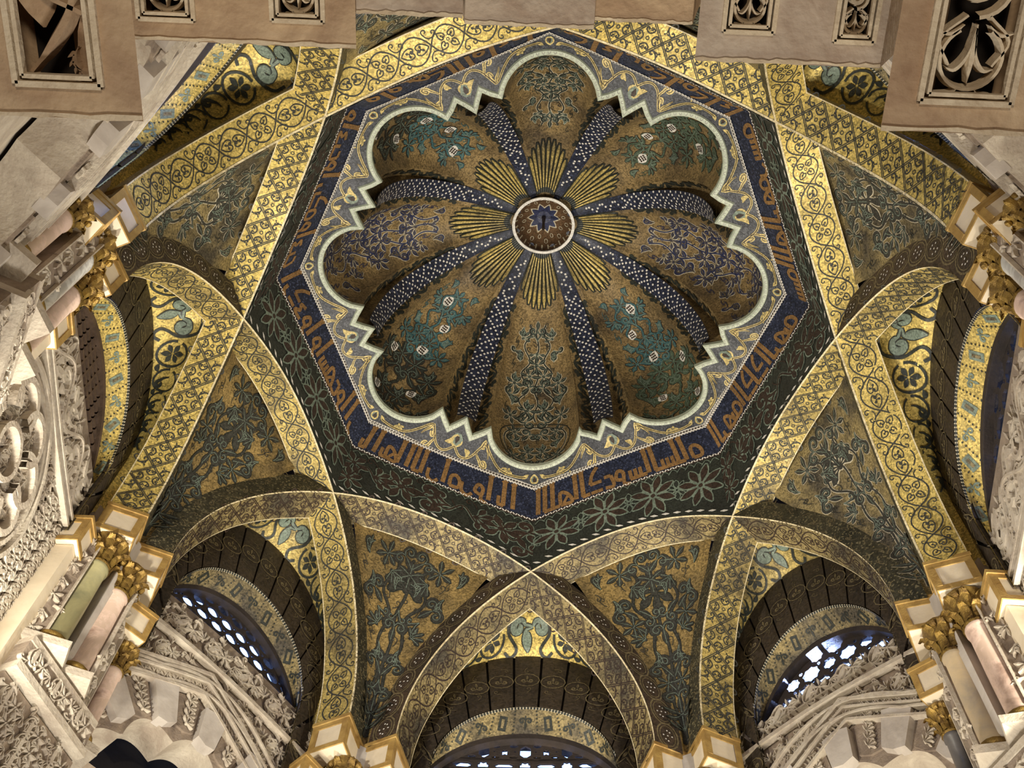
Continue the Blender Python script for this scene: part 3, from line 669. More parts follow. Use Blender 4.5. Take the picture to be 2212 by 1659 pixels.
def spandrels():
    for k in range(8):
        P0 = float(phi_of_s(np.array((1 + WS) * T8)))
        def side(u, v, sg, k=k):
            kr = (k - 1) % 8 if sg > 0 else k
            ph = sg * (P0 + (PM - P0) * u); A = ribpt(kr, ph, 1 + WS, DEP * .6); B = archpt(k, sg * u * .92, FR); v_ = v[:, None]; P = A * (1 - v_) + B * v_
            return P + Z3 * (4 * v * (1 - v) * .02)[:, None]
        def fs(u, v):
            u = np.asarray(u, float); a_ = side(np.abs(u), v, 1); b_ = side(np.abs(u), v, -1); return np.where((u >= 0)[:, None], a_, b_)
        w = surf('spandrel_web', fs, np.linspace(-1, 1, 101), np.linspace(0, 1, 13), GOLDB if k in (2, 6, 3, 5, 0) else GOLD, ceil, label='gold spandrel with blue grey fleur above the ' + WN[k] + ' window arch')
        a = Ink(fs, .004); g = Ink(fs, .0065); bk = Ink(fs, .005)
        w0 = float(np.linalg.norm(np.diff(fs(np.array([0., 0.]), np.array([0., 1.])), axis=0)))
        fl_ = [(p, w_) for p, w_ in fleur()]
        # fleur-de-lis at the apex, curls towards the rib crossing
        z = w0 * .40; n_, t_ = wallframe(k); c0 = fs(np.array([0., 0.]), np.array([0., 1.])); 
        def place(ink, m, x, y, sz, rot=0, mir=1, kk=0., ws=None):
            """place by real distance x along the wall and y from the crossing towards the arch"""
            c_, d_ = math.cos(math.radians(rot)), math.sin(math.radians(rot))
            for p, w_ in m:
                q = np.asarray(p, float) * [mir, 1] * sz; X = x + q[:, 0] * c_ - q[:, 1] * d_; Y = y + q[:, 0] * d_ + q[:, 1] * c_
                uu = np.clip(X / UL, -1, 1); wv = np.interp(np.abs(uu), UU, WV); ink.stroke(np.column_stack([uu, np.clip((Y - OFF(uu)) / wv, .02, .98)]), (np.asarray(w_) * sz + kk) if ws is None else ws)
        UU = np.linspace(0, 1, 21); A_ = side(UU, UU * 0, 1); B_ = side(UU, UU * 0 + 1, 1); WV = np.maximum(np.linalg.norm(A_ - B_, axis=1), .02); UL = float(np.linalg.norm(np.diff(side(UU, UU * 0 + .5, 1), axis=0), axis=1).sum())
        OFF = lambda uu: (w0 - np.interp(np.abs(uu), UU, WV)) * .55
        place(g, fleur(), 0, w0 * .50, w0 * .40, 180); place(bk, outline(fleur(), .10), 0, w0 * .50, w0 * .40, 180)
        for m in (1, -1):
            x = w0 * .34; rs_ = .22
            place(a, [(cr([(0, -.9), (.55, -.75), (.8, -.1), (.45, .55), (.75, .8), (1.0, .55)], 5), .11)], m * .005, w0 * .52, w0 * .52, 0, m)
            x = w0 * .85
            for q in range(5):
                uu = x / UL; wv = float(np.interp(min(uu, 1), UU, WV)); r = max(.012, wv * .40); yc = (w0 - wv) * .55 + wv * .5
                if uu > .95: break
                place(a, [(arc(0, 0, 1, -150, 190, 18), .15)], m * x, yc, r, 0, m)
                place(a, flower(6, .36, .1, .8, 0) if q == 0 else petalcurl(), m * x - (0 if q == 0 else m * r * .3), yc - (0 if q == 0 else r * .3), r * (.95 if q == 0 else 1.3), 0, m)
                place(a, [(cr([(0, 0), (.3, .3), (.7, .35)], 4), leafw(9, .4))], m * (x + r * .8), yc + r * .7, r * .8, -30 * m, m)
                x += r * 2.05
        a.build('vine_scroll', BLACKG, w, kind='stuff'); bk.build('dark_outline', BLACKG, w, kind='stuff'); g.build('fleur_ornament', GREYG, w, kind='stuff')
webs(); spandrels()
# ---------------------------------------------------------------- walls, windows
def strip(name, k, A, B, n, mat, parent, **kw):
    a = np.linspace(-1, 1, n); V = np.concatenate([A(a), B(a)]); i = np.arange(n - 1)
    return obj(name, V, np.stack([i, i + 1, i + 1 + n, i + n], 1), mat, parent, **kw)
NV = 15
WALLS = {}
for k in range(8):
    w = structure('wall_' + WN[k], wpt(k, 0., 1.45, -.4)); WALLS[k] = w
    # backing behind the voussoirs
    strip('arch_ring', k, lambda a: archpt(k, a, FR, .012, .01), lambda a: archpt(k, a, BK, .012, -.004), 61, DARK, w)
    ed = np.linspace(-1, 1, NV + 1); orn = Ink(lambda u, v: archpt(k, u, FR, -.006) * (1 - v[:, None]) + archpt(k, u, BK, -.006) * v[:, None], .0015)
    for i in range(NV):
        a0, a1 = ed[i] + .006, ed[i + 1] - .006; am = (a0 + a1) / 2; A = np.array([a0, am, a1])
        f0, b0 = archpt(k, A, FR, -.006), archpt(k, A, BK, -.006); f1, b1 = archpt(k, A, FR, .014), archpt(k, A, BK, .014)
        V = np.concatenate([f0, b0, f1, b1]); F = [[0, 1, 4, 3], [1, 2, 5, 4], [6, 9, 10, 7], [7, 10, 11, 8], [0, 6, 7, 1], [1, 7, 8, 2], [3, 4, 10, 9], [4, 5, 11, 10], [0, 3, 9, 6], [2, 8, 11, 5]]
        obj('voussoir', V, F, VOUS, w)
        orn.put([(arc(0, 0, 1, 0, 360, 13, .8), .10)] + [(p * .55, np.asarray(x) * .5) for p, x in fleur()], am, .5, .045, 0, 1); orn.put(curl(), am, .25, .035, 30, 1 if i % 2 else -1, wk=.7); orn.put(curl(), am, .75, .035, 200, 1 if i % 2 else -1, wk=.7)
    orn.build('foliage_ornament', OLIVE, w, kind='stuff')
    # splayed soffit with fleurs and boxes
    fso = lambda u, v: archpt(k, u, BK, -.004, -.004) * (1 - v[:, None]) + archpt(k, u, GI) * v[:, None]
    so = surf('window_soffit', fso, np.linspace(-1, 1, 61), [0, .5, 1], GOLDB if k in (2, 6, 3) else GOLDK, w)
    d1 = Ink(fso, .002); d2 = Ink(fso, .0022); d3 = Ink(fso, .0028); d4 = Ink(fso, .0032)
    for i in range(15):
        u = -.8 + i * 1.6 / 14
        if i % 2: d1.put([(p * .9, np.asarray(x) * .8) for p, x in fleur()] + [(np.array([[0, 0], [0, .8]]), .16)], u, .5, .028, 180)
        else:
            d1.put([(np.array([[0, -1], [0, 0], [0, 1]]), 1.1)], u, .5, .026); d4.put([(np.array([[0, -.6], [0, 0], [0, .6]]), .4)], u, .5, .026)
        for j in range(7): d3.put([(np.array([[-.5, 0], [.5, 0]]), .8)], u + .8 / 14, .14 + j * .12, .006, 45)
    for i in range(110):
        for j in (0, 1): (d3 if j else d2).put([(np.array([[-.5, 0], [.5, 0]]), 1.)], -.97 + i * .0176 + j * .0088, .05, .008, 0); 
        for j in (0, 1): (d3 if not j else d2).put([(np.array([[-.5, 0], [.5, 0]]), 1.)], -.97 + i * .0176 + j * .0088, .95, .008, 0)
    d1.build('fleur_and_box_ornament', GREYG if k in (2, 6, 3) else BLACKG, so, kind='stuff'); d2.build('pale_tesserae', PALE, so, kind='stuff'); d4.build('box_centre', GOLDK, so, kind='stuff'); d3.build('dark_tesserae', BLACKG, so, kind='stuff')
    # inner reveal of the window and its tracery
    win = structure('window_%d' % (k + 1), wpt(k, 0., 1.5, -.1)); LO = dict([(0, -.40), (1, -.085), (2, -.13), (3, -.46), (4, -.2), (5, -.2), (6, -.12), (7, -.075)])[k]
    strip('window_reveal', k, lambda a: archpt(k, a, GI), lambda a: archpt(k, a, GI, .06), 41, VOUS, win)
    R_ = GI[1]; hz = GI[2]; DW = 1.502
    fg = lambda u, v: wpt(k, u, DW, v)
    inside = lambda u, v: ((u**2 + (v - hz)**2 < (R_ + .012)**2) | ((np.abs(u) < R_ + .01) & (v < hz))) & (v > LO - .05)
    gr = Ink(fg, 0)
    def seg(a, b, w_=.014): gr.stroke(cr([a, b], 4), w_)
    if k == 2:
        for i in range(-9, 10):
            x = i * .045
            for j in range(14):
                z = LO - .03 + j * .03
                seg((x - .019, z + .0), (x + .019, z + .0), .013)
            gr.stroke(np.column_stack([np.full(12, x + .0225), np.linspace(LO - .04, .12, 12)]), .010)
        pc = Bag(); pc.add(wpt(k, np.array([-.4, .4, .4, -.4]), DW + .05, np.array([LO - .1, LO - .1, .16, .16])), [[0, 1, 2, 3]]); pc.build('shutter', DARK, win, label='dark boards behind the wooden lattice')
        mat = WOOD
    else:
        hol = []
        def hole(cx, cz, rx, rz, n=6, rot=0., star=0., pinch=0.):
            P = []
            for q in range(n * (2 if star else 1)):
                a = 2 * PI * q / (n * (2 if star else 1)) + rot; r_ = 1 - (star if q % 2 else 0); P.append((cx + rx * r_ * math.cos(a) * (1 - pinch * max(0, math.sin(a))), cz + rz * r_ * math.sin(a)))
            if all(((x * x + (z - hz)**2 < (R_ + .03)**2) or (abs(x) < R_ - .004 and z < hz)) and z > LO - .06 for x, z in P): hol.append(P)
        if k in (0, 4):
            for i in range(-3, 4):
                for j in range(0, 5):
                    x = i * .144 - .005; z = .07 - j * .13
                    hole(x, z, .021, .031, 6, PI / 2); hole(x + .072, z - .002, .016, .015, 6, 0, .4); hole(x, z - .066, .024, .022, 8, PI / 8, .3); hole(x + .072, z - .066, .037, .013, 6, 0)
                    for sx in (1, -1):
                        for sz in (1, -1): hole(x + sx * .041, z + sz * .0265, .0155, .0095, 6, .3 * sx * sz)
                    hole(x + .036, z + .001, .004, .004, 6); hole(x - .036, z + .001, .004, .004, 6)
        elif k == 1:
            for i in range(-6, 7):
                for j in range(0, 5):
                    x = i * .072 + (.036 if j % 2 else 0); z = .085 - j * .043
                    hole(x, z, .027, .019, 12, .4 * i, 0, .35); hole(x + .036, z + .008, .008, .007, 7)
        else:
            rs = random.Random(k); p = .086
            for i in range(-5, 6):
                for j in range(0, 10):
                    x = i * p + (p / 2 if j % 2 else 0) - .048; z = .037 + .062 - j * .062
                    big = (i + j) % 2 == 0; r_ = (.041 if big else .031) * (1.0 if k != 3 else 1.12)
                    hole(x, z, r_, r_ * .78, 8, .2, .16); hole(x + p * .5, z + .026, .009, .008, 8, 0, .2)
        th = np.linspace(math.pi, 0, 41); out = [(R_ * 1.1 * math.cos(a), hz + R_ * 1.1 * math.sin(a)) for a in th] + [(R_ * 1.1, LO - .08), (-R_ * 1.1, LO - .08)]
        from mathutils.geometry import tessellate_polygon
        loops = [out] + hol; tri = tessellate_polygon([[Vector((x, z, 0)) for x, z in L] for L in loops]); flat = np.array([q for L in loops for q in L]); nf_ = len(flat)
        V = np.concatenate([wpt(k, flat[:, 0], DW, flat[:, 1]), wpt(k, flat[:, 0], DW + .009, flat[:, 1])]); F = [list(t_) for t_ in tri] + [[a + nf_ for a in reversed(t_)] for t_ in tri]; o_ = 0
        for L in loops:
            m = len(L); F += [[o_ + q, o_ + (q + 1) % m, nf_ + o_ + (q + 1) % m, nf_ + o_ + q] for q in range(m)]; o_ += m
        obj('tracery', V, F, LEAD, win, label='dark pierced stone tracery with sky behind'); mat = LEAD
    gr.build('tracery' if k != 2 else 'wooden_lattice', mat, win, box=.02, clip=inside)
    fr = Ink(fg, 0); aa = np.linspace(-1, 1, 50); Pz = archpt(0, aa, GI); fr.stroke(np.column_stack([Pz @ np.array([-1., 0, 0]) if False else R_ * np.sin(np.clip(aa / .8, -1, 1) * 1.62), Pz[:, 2]]), .022)
    fr.stroke(np.column_stack([np.linspace(-.36, .36, 9), np.full(9, LO + .004)]), .012)
    fr.build('window_frame', LEAD if k != 2 else WOOD, win, box=.03)
# wall faces below the sills
def wall_face(k, LO, zb, mat, d=1.45, holes=None):
    w = WALLS[k]; b = Bag(); X = .56
    b.add(wpt(k, np.array([-X, X, X, -X]), d, np.array([zb, zb, LO, LO])), [[0, 1, 2, 3]])
    b.add(wpt(k, np.array([-X, X, X, -X]), np.array([d, d, d + .11, d + .11]), LO), [[0, 1, 2, 3]])
    return b.build('wall_plate', mat, w)
def relief_scroll(ink, s0, s1, z, amp, pitch, lw, h): wave_scroll(ink, s0, s1, 0, amp, pitch, lw, lambda q: np.column_stack([q[:, 0], q[:, 1] + z]), h=h)
def fill_relief(ink, region, cell, lw, h, bound, seed=1, rot=None):
    s0, s1, z0, z1 = bound; rs = random.Random(seed); M = [petalcurl() + halfpalm()[:2], palmette(5, 70), halfpalm(), flower(6, .42), petalcurl() + [(p * [-1, 1], w) for p, w in petalcurl()], [(np.array([[0, -1], [0, -.5], [0, .2], [0, .8]]), [.3, .9, .9, .1]), (arc(0, 0, .62, -60, 240, 12, .95), .16)]]
    j = 0; z = z0
    while z < z1:
        s = s0 + (cell * .5 if j % 2 else 0); i = 0; cell_ = cell * .86
        while s < s1:
            if region(s, z): ink.put(M[(i * 2 + j * 3 + seed) % 6], s, z, cell * .70, (0 if (i + j) % 2 else 180) + (i % 3 - 1) * 40, 1 if i % 2 else -1, h=min(h, .012), wk=1.0)
            s += cell_; i += 1
        z += cell * .62; j += 1
def gable(s, ap, slope, s0=0.): return ap - slope * abs(s - s0)
for k, c0, Rin, hole, ap, s00, mould in ((1, (-.02, -.95), .345, True, -.31, .05, -.272), (7, (0.02, -.95), .43, False, -.238, -.04, -.205), (3, (0., -1.3), .43, False, -.62, 0., -.52), (5, (0., -.95), .43, False, -.26, 0., -.23)):
    w = WALLS[k]; LO = {1: -.10, 7: -.095, 3: -.46, 5: -.2}[k]; D = 1.45
    # wall plate with a lobed opening: built as a fan between the lobed edge and the outer rectangle
    lob = lambda a, R_, am: R_ + am * abs(math.sin(a * 5.5))
    th = np.linspace(-.15, PI + .15, 111); inner = np.array([(c0[0] + (Rin + .052 * abs(math.sin((t_ - PI / 2) * 5.5 + PI / 2))) * math.cos(t_), c0[1] + (Rin + .052 * abs(math.sin((t_ - PI / 2) * 5.5 + PI / 2))) * math.sin(t_)) for t_ in th])
    outer = []
    for t_ in th:
        cx, cz = math.cos(t_), math.sin(t_); L = min((.58 / abs(cx)) if abs(cx) > 1e-6 else 9, ((LO - c0[1]) / cz) if cz > 1e-6 else 9, ((c0[1] + 1.5) / -cz) if cz < -1e-6 else 9); outer.append((c0[0] + L * cx, c0[1] + L * cz))
    outer = np.array(outer); n_ = len(th)
    V = np.concatenate([wpt(k, inner[:, 0], D, inner[:, 1]), wpt(k, outer[:, 0], D, outer[:, 1]), wpt(k, inner[:, 0], D + .12, inner[:, 1])]); i = np.arange(n_ - 1)
    obj('wall_plate', V[:2 * n_], np.stack([i, i + 1, i + 1 + n_, i + n_], 1), STUCB, w)
    obj('arch_reveal', np.concatenate([V[:n_], V[2 * n_:]]), np.stack([i, i + 1, i + 1 + n_, i + n_], 1), STUC, w)
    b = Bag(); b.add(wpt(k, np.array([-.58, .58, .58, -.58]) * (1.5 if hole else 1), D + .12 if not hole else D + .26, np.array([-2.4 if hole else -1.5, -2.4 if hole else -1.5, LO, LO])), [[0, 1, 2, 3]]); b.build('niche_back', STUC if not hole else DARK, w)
    b = Bag(); b.add(wpt(k, np.array([-.56, .56, .56, -.56]), np.array([D, D, D + .13, D + .13]), LO), [[0, 1, 2, 3]]); b.build('sill', STUC, w)
    # voussoirs, plain and carved in turn
    NVV = 15; e = np.linspace(.02, PI - .02, NVV + 1); fgx = lambda u, v: wpt(k, u, D - .006, v); rel = Ink(lambda u, v: wpt(k, u, D - .012, v), .001)
    for q in range(NVV):
        a0, a1 = e[q] + .012, e[q + 1] - .012; am = (a0 + a1) / 2; plain = q % 2 == 1
        r0 = Rin + .012 + (.05 if not plain else .036); r1 = Rin + .165 + .022 * abs(math.cos(am * 3)); dp = .030 if plain else .008
        pts = []
        for r_, aa_ in ((r0, a0), (r0 - .012 * 1, am), (r0, a1), (r1, a1), (r1 + .01, am), (r1, a0)): pts.append((c0[0] + r_ * math.cos(aa_), c0[1] + r_ * math.sin(aa_)))
        pts = np.array(pts); V = np.concatenate([wpt(k, pts[:, 0], D - dp, pts[:, 1]), wpt(k, pts[:, 0], D + .01, pts[:, 1])])
        F = [[0, 1, 4, 5], [1, 2, 3, 4]] + [[j, (j + 1) % 6, 6 + (j + 1) % 6, 6 + j] for j in range(6)]
        obj('voussoir', V, F, MARB if plain else STUCB, w, label='plain pale stone voussoir' if plain else 'carved voussoir with leaf scroll')
        if not plain:
            for rr_ in (.012, .04, .07, .1, .13): rel.put(halfpalm() + petalcurl() if int(rr_ * 1000) % 2 else palmette(5, 70), c0[0] + (r0 + rr_) * math.cos(am), c0[1] + (r0 + rr_) * math.sin(am), .034, math.degrees(am) - 90 + 40, 1 if int(rr_ * 100) % 2 else -1, h=.008)
    rel.build('carved_leaves', STUC, w, kind='stuff')
    # hood mould following the lobes, alfiz, sill moulding, dense relief
    hd = Ink(fgx, 0); hf = Ink(fgx, .0); tt = np.linspace(0, PI, 90)
    hoodr = lambda t_: Rin + .215 + .030 * np.abs(np.sin((t_ - PI / 2) * 3.5 + PI / 2))
    hd.stroke(np.column_stack([c0[0] + (hoodr(tt) - .028) * np.cos(tt), c0[1] + (hoodr(tt) - .028) * np.sin(tt)]), .008)
    hd.stroke(np.column_stack([c0[0] + (hoodr(tt) + .026) * np.cos(tt), c0[1] + (hoodr(tt) + .026) * np.sin(tt)]), .008)
    for t_ in np.linspace(.05, PI - .05, 110): hf.put([(np.array([[0, -1], [0, 0], [0, 1]]), [.1, .6, .1])] + curl(.2), c0[0] + float(hoodr(t_)) * math.cos(t_), c0[1] + float(hoodr(t_)) * math.sin(t_), .020, math.degrees(t_) - 90 + (35 if int(t_ * 27) % 2 else -35), h=.012)
    for ap_, sl, ww in ((ap, .47, .012), (ap - .035, .47, .008), (ap - .09, .47, .010)):
        xs = np.linspace(-.5, .5, 21); xs = np.sort(np.append(xs, s00)); hd.stroke(np.column_stack([xs, ap_ - sl * np.abs(xs - s00)]), ww)
    for x in np.linspace(-.48, .48, 62):
        for dz in (-.05, -.075): hf.put([(np.array([[0, -1], [0, 0], [0, 1]]), [.1, .8, .1])], x, ap + dz - .47 * abs(x - s00), .012, 40 if dz < -.06 else -40, h=.010)
    hd.stroke(np.column_stack([np.linspace(-.5, .5, 11), np.full(11, mould)]), .016)
    hd.build('frame_moulding', STUC, w, box=.026); hf.build('leaf_band', STUC, w, kind='stuff')
    fz = Ink(fgx, .001)
    inhood = lambda s, z: math.hypot(s - c0[0], z - c0[1]) < Rin + .29
    fill_relief(fz, lambda s, z: z > mould + .02 and z < LO - .02, .058, .01, .014, (-.5, .5, mould + .045, LO - .02), k + 3)
    fill_relief(fz, lambda s, z: z < mould - .02 and z > gable(s, ap, .47, s00) + .02, .05, .01, .022, (-.5, .5, -.62, mould - .02), k + 9)
    fill_relief(fz, lambda s, z: z < gable(s, ap - .12, .47, s00) and not inhood(s, z), .045, .01, .018, (-.52, .52, -.95, ap - .1), k + 11)
    fz.build('stucco_relief', STUC, w, kind='stuff')
for k in (0, 2, 4, 6):
    LO = {0: -.40, 2: -.13, 3: -.2, 4: -.2, 5: -.2, 6: -.12}[k]; zb = {0: -1.6, 2: -1.6, 3: -1.0, 4: -.9, 5: -1.0, 6: -1.6}[k]
    wall_face(k, LO, zb, STUCB if k in (2, 6) else STUC)
    if k in (2, 6):
        w = WALLS[k]; D = 1.45; fgx = lambda u, v: wpt(k, u, D, v); a = Ink(fgx, 0); f_ = Ink(fgx, .001)
        for z_ in (-.36, -.395): a.stroke(np.column_stack([np.linspace(-.5, .5, 9), np.full(9, z_)]), .012)
        for s_ in (-.36, .40): a.stroke(np.column_stack([np.full(7, s_), np.linspace(-.42, -1.3, 7)]), .014)
        cc = (.13, -.70) if k == 2 else (-.05, -.72)
        for rr_ in (.285, .25): a.stroke(np.column_stack([cc[0] + rr_ * np.cos(np.linspace(0, 2 * PI, 60)), cc[1] + rr_ * np.sin(np.linspace(0, 2 * PI, 60))]), .014)
        lobw = Ink(fgx, 0)
        for i in range(8):
            t_ = i * PI / 4 + .3; lobw.stroke(arc(cc[0] + .15 * math.cos(t_), cc[1] + .15 * math.sin(t_), .072, math.degrees(t_) - 125, math.degrees(t_) + 125, 18), .020)
        lobw.stroke(arc(cc[0], cc[1], .075, 0, 360, 26), .016)
        lobw.build('interlaced_rings', STUC, w, box=.035); a.build('frame_moulding', STUC, w, box=.028)
        relief_scroll(f_, -.48, .48, -.25, .075, .13, .016, .016)
        fill_relief(f_, lambda s, z: True, .075, .01, .034, (-.48, .48, -.335, LO - .03), 40 + k)
        fill_relief(f_, lambda s, z: True, .04, .01, .022, (-.5, .5, -1.3, -.42), 50 + k)
        for i in range(64):
            t_ = 2 * PI * i / 64; f_.put([(np.array([[0, -1], [0, 0], [0, 1]]), [.2, .9, .2])], cc[0] + .268 * math.cos(t_), cc[1] + .268 * math.sin(t_), .014, math.degrees(t_) + 35, h=.014)
        f_.build('stucco_relief', STUC, w, kind='stuff')
# outer shell above the windows so that sky light enters only through the tracery
for k in range(8):
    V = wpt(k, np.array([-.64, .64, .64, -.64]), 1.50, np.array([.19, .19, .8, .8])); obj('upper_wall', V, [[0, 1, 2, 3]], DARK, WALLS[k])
    for sg in (1, -1):
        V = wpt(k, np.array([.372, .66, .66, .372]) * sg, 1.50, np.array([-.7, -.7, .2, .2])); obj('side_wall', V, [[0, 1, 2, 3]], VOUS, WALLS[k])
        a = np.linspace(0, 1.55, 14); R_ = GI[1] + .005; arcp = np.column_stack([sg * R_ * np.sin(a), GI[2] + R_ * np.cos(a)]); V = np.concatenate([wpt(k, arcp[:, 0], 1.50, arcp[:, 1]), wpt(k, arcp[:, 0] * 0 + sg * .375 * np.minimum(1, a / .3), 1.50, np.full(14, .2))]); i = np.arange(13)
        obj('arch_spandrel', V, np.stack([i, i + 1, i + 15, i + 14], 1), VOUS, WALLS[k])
# ---------------------------------------------------------------- corner shafts
def framed_block(parent, c, ax, ay, w, d, z0, z1, name='impost'):
    """cream block with gilded borders on its four upright faces; c = centre (x,y), ax/ay unit axes"""
    c = np.array([c[0], c[1], 0.]); ax = np.array([*ax, 0.]); ay = np.array([*ay, 0.]); h = z1 - z0
    b = Bag(); tp = .0; b.box(c - ax * w / 2 - ay * d / 2 + Z3 * z0, ax * w, ay * d, Z3 * h); o = b.build(name, CREAM, parent)
    g = Bag(); bw = h * .16; e = .004
    for (n_, t_, hw, hd_) in ((ax, ay, d / 2, w / 2), (-ax, ay, d / 2, w / 2), (ay, ax, w / 2, d / 2), (-ay, ax, w / 2, d / 2)):
        o_ = c + n_ * hd_
        for (s0, s1, a, bb) in ((-hw - e, hw + e, 0, bw), (-hw - e, hw + e, h - bw, h), (-hw - e, -hw + bw, bw, h - bw), (hw - bw, hw + e, bw, h - bw)):
            g.box(o_ + t_ * s0 + Z3 * (z0 + a), t_ * (s1 - s0), n_ * e, Z3 * (bb - a))
    g.build('gilded_border', GILTF, o)
    m = Bag(); m.box(c - ax * (w / 2 + .008) - ay * (d / 2 + .008) + Z3 * z1, ax * (w + .016), ay * (d + .016), Z3 * .014); m.build('top_moulding', GILTF, o)
    return o
def capital(parent, c, r, z0, z1):
    b = Bag(); h = z1 - z0; b.add(*lathe_pts([(r * .95, z0), (r * 1.15, z0 + h * .06), (r * 1.0, z0 + h * .12), (r * 1.05, z0 + h * .4), (r * 1.35, z0 + h * .8), (r * 1.6, z0 + h)], 14, c[0], c[1])); o = b.build('capital', GILT, parent, smooth=True)
    lv = Bag()
    for tier, (zz, hh, r0, r1, n_, ph) in enumerate(((.10, .42, 1.0, 1.38, 8, 0), (.40, .45, 1.08, 1.62, 8, PI / 8))):
        for i in range(n_):
            a = 2 * PI * i / n_ + ph; u = np.array([math.cos(a), math.sin(a), 0]); t_ = np.array([-u[1], u[0], 0]); cc = np.array([c[0], c[1], 0.])
            pr = [(r0, 0, .30), (r0 * 1.02, .45, .36), (r0 + (r1 - r0) * .5, .85, .34), (r1 * 1.12, 1.0, .22), (r1 * 1.22, .78, .07)]
            V = []
            for q, (rr, f_, ww) in enumerate(pr):
                p = cc + u * rr * r + Z3 * (z0 + h * (zz + hh * f_)); V += [p - t_ * ww * r, p + u * r * .16, p + t_ * ww * r]
            F = []
            for q in range(4):
                for s_ in (0, 1): F.append([q * 3 + s_, q * 3 + s_ + 1, q * 3 + s_ + 4, q * 3 + s_ + 3])
            lv.add(V, F)
    for i in range(4):
        a = PI / 4 + i * PI / 2; u = np.array([math.cos(a), math.sin(a), 0]); cc = np.array([c[0], c[1], 0.]); q = cc + u * r * 1.6 + Z3 * (z0 + h * .84)
        V, F = lathe_pts([(.001, -.6), (.5, -.5), (.62, 0), (.5, .5), (.001, .6)], 8); V = V * r * .42; t_ = np.array([-u[1], u[0], 0]); V = q + V[:, :1] * u + V[:, 1:2] * Z3 + V[:, 2:] * t_; lv.add(V, F)
    lv.build('acanthus_leaves', GILT, o, kind='stuff')
SH = {}
def colonnette(k, s, d, frame, z_imp, zc, z_b, r, mat, label, group, w=.15, imp=None):
    n, t = frame; p = n * d + t * s
    th = thing('colonnette', label, 'column', (p[0], p[1], z_b), group)
    ii = imp if imp else (p[0], p[1]); framed_block(th, ii, t[:2], n[:2], w, w, z_imp[0], z_imp[1])
    capital(th, p, r, zc, z_imp[0])
    b = Bag(); b.add(*lathe_pts([(r * 1.08, z_b + .03), (r * 1.08, z_b + .04), (r, z_b + .05), (r * .99, (z_b + zc) / 2), (r * .92, zc - .014), (r * 1.04, zc - .012), (r * 1.04, zc)], 20, p[0], p[1])); b.build('shaft', mat, th, smooth=True)
    b = Bag(); b.add(*lathe_pts([(r * 1.1, z_b + .034), (r * 1.32, z_b + .026), (r * 1.32, z_b + .012), (r * 1.15, z_b + .006), (r * 1.5, z_b - .002), (r * 1.5, z_b - .014)], 18, p[0], p[1])); b.build('base', GILT, th, smooth=True)
    b = Bag(); b.box(p - t * r * 1.7 - n * r * 1.7 + Z3 * (z_b - .04), t * r * 3.4, n * r * 3.4, Z3 * .028); b.build('plinth', STUC, th)
    return th
CORN = {0: 'below the dome, left corner', 1: 'lower left corner', 2: 'upper left corner', 5: 'upper right corner', 6: 'lower right corner', 7: 'below the dome, right corner'}
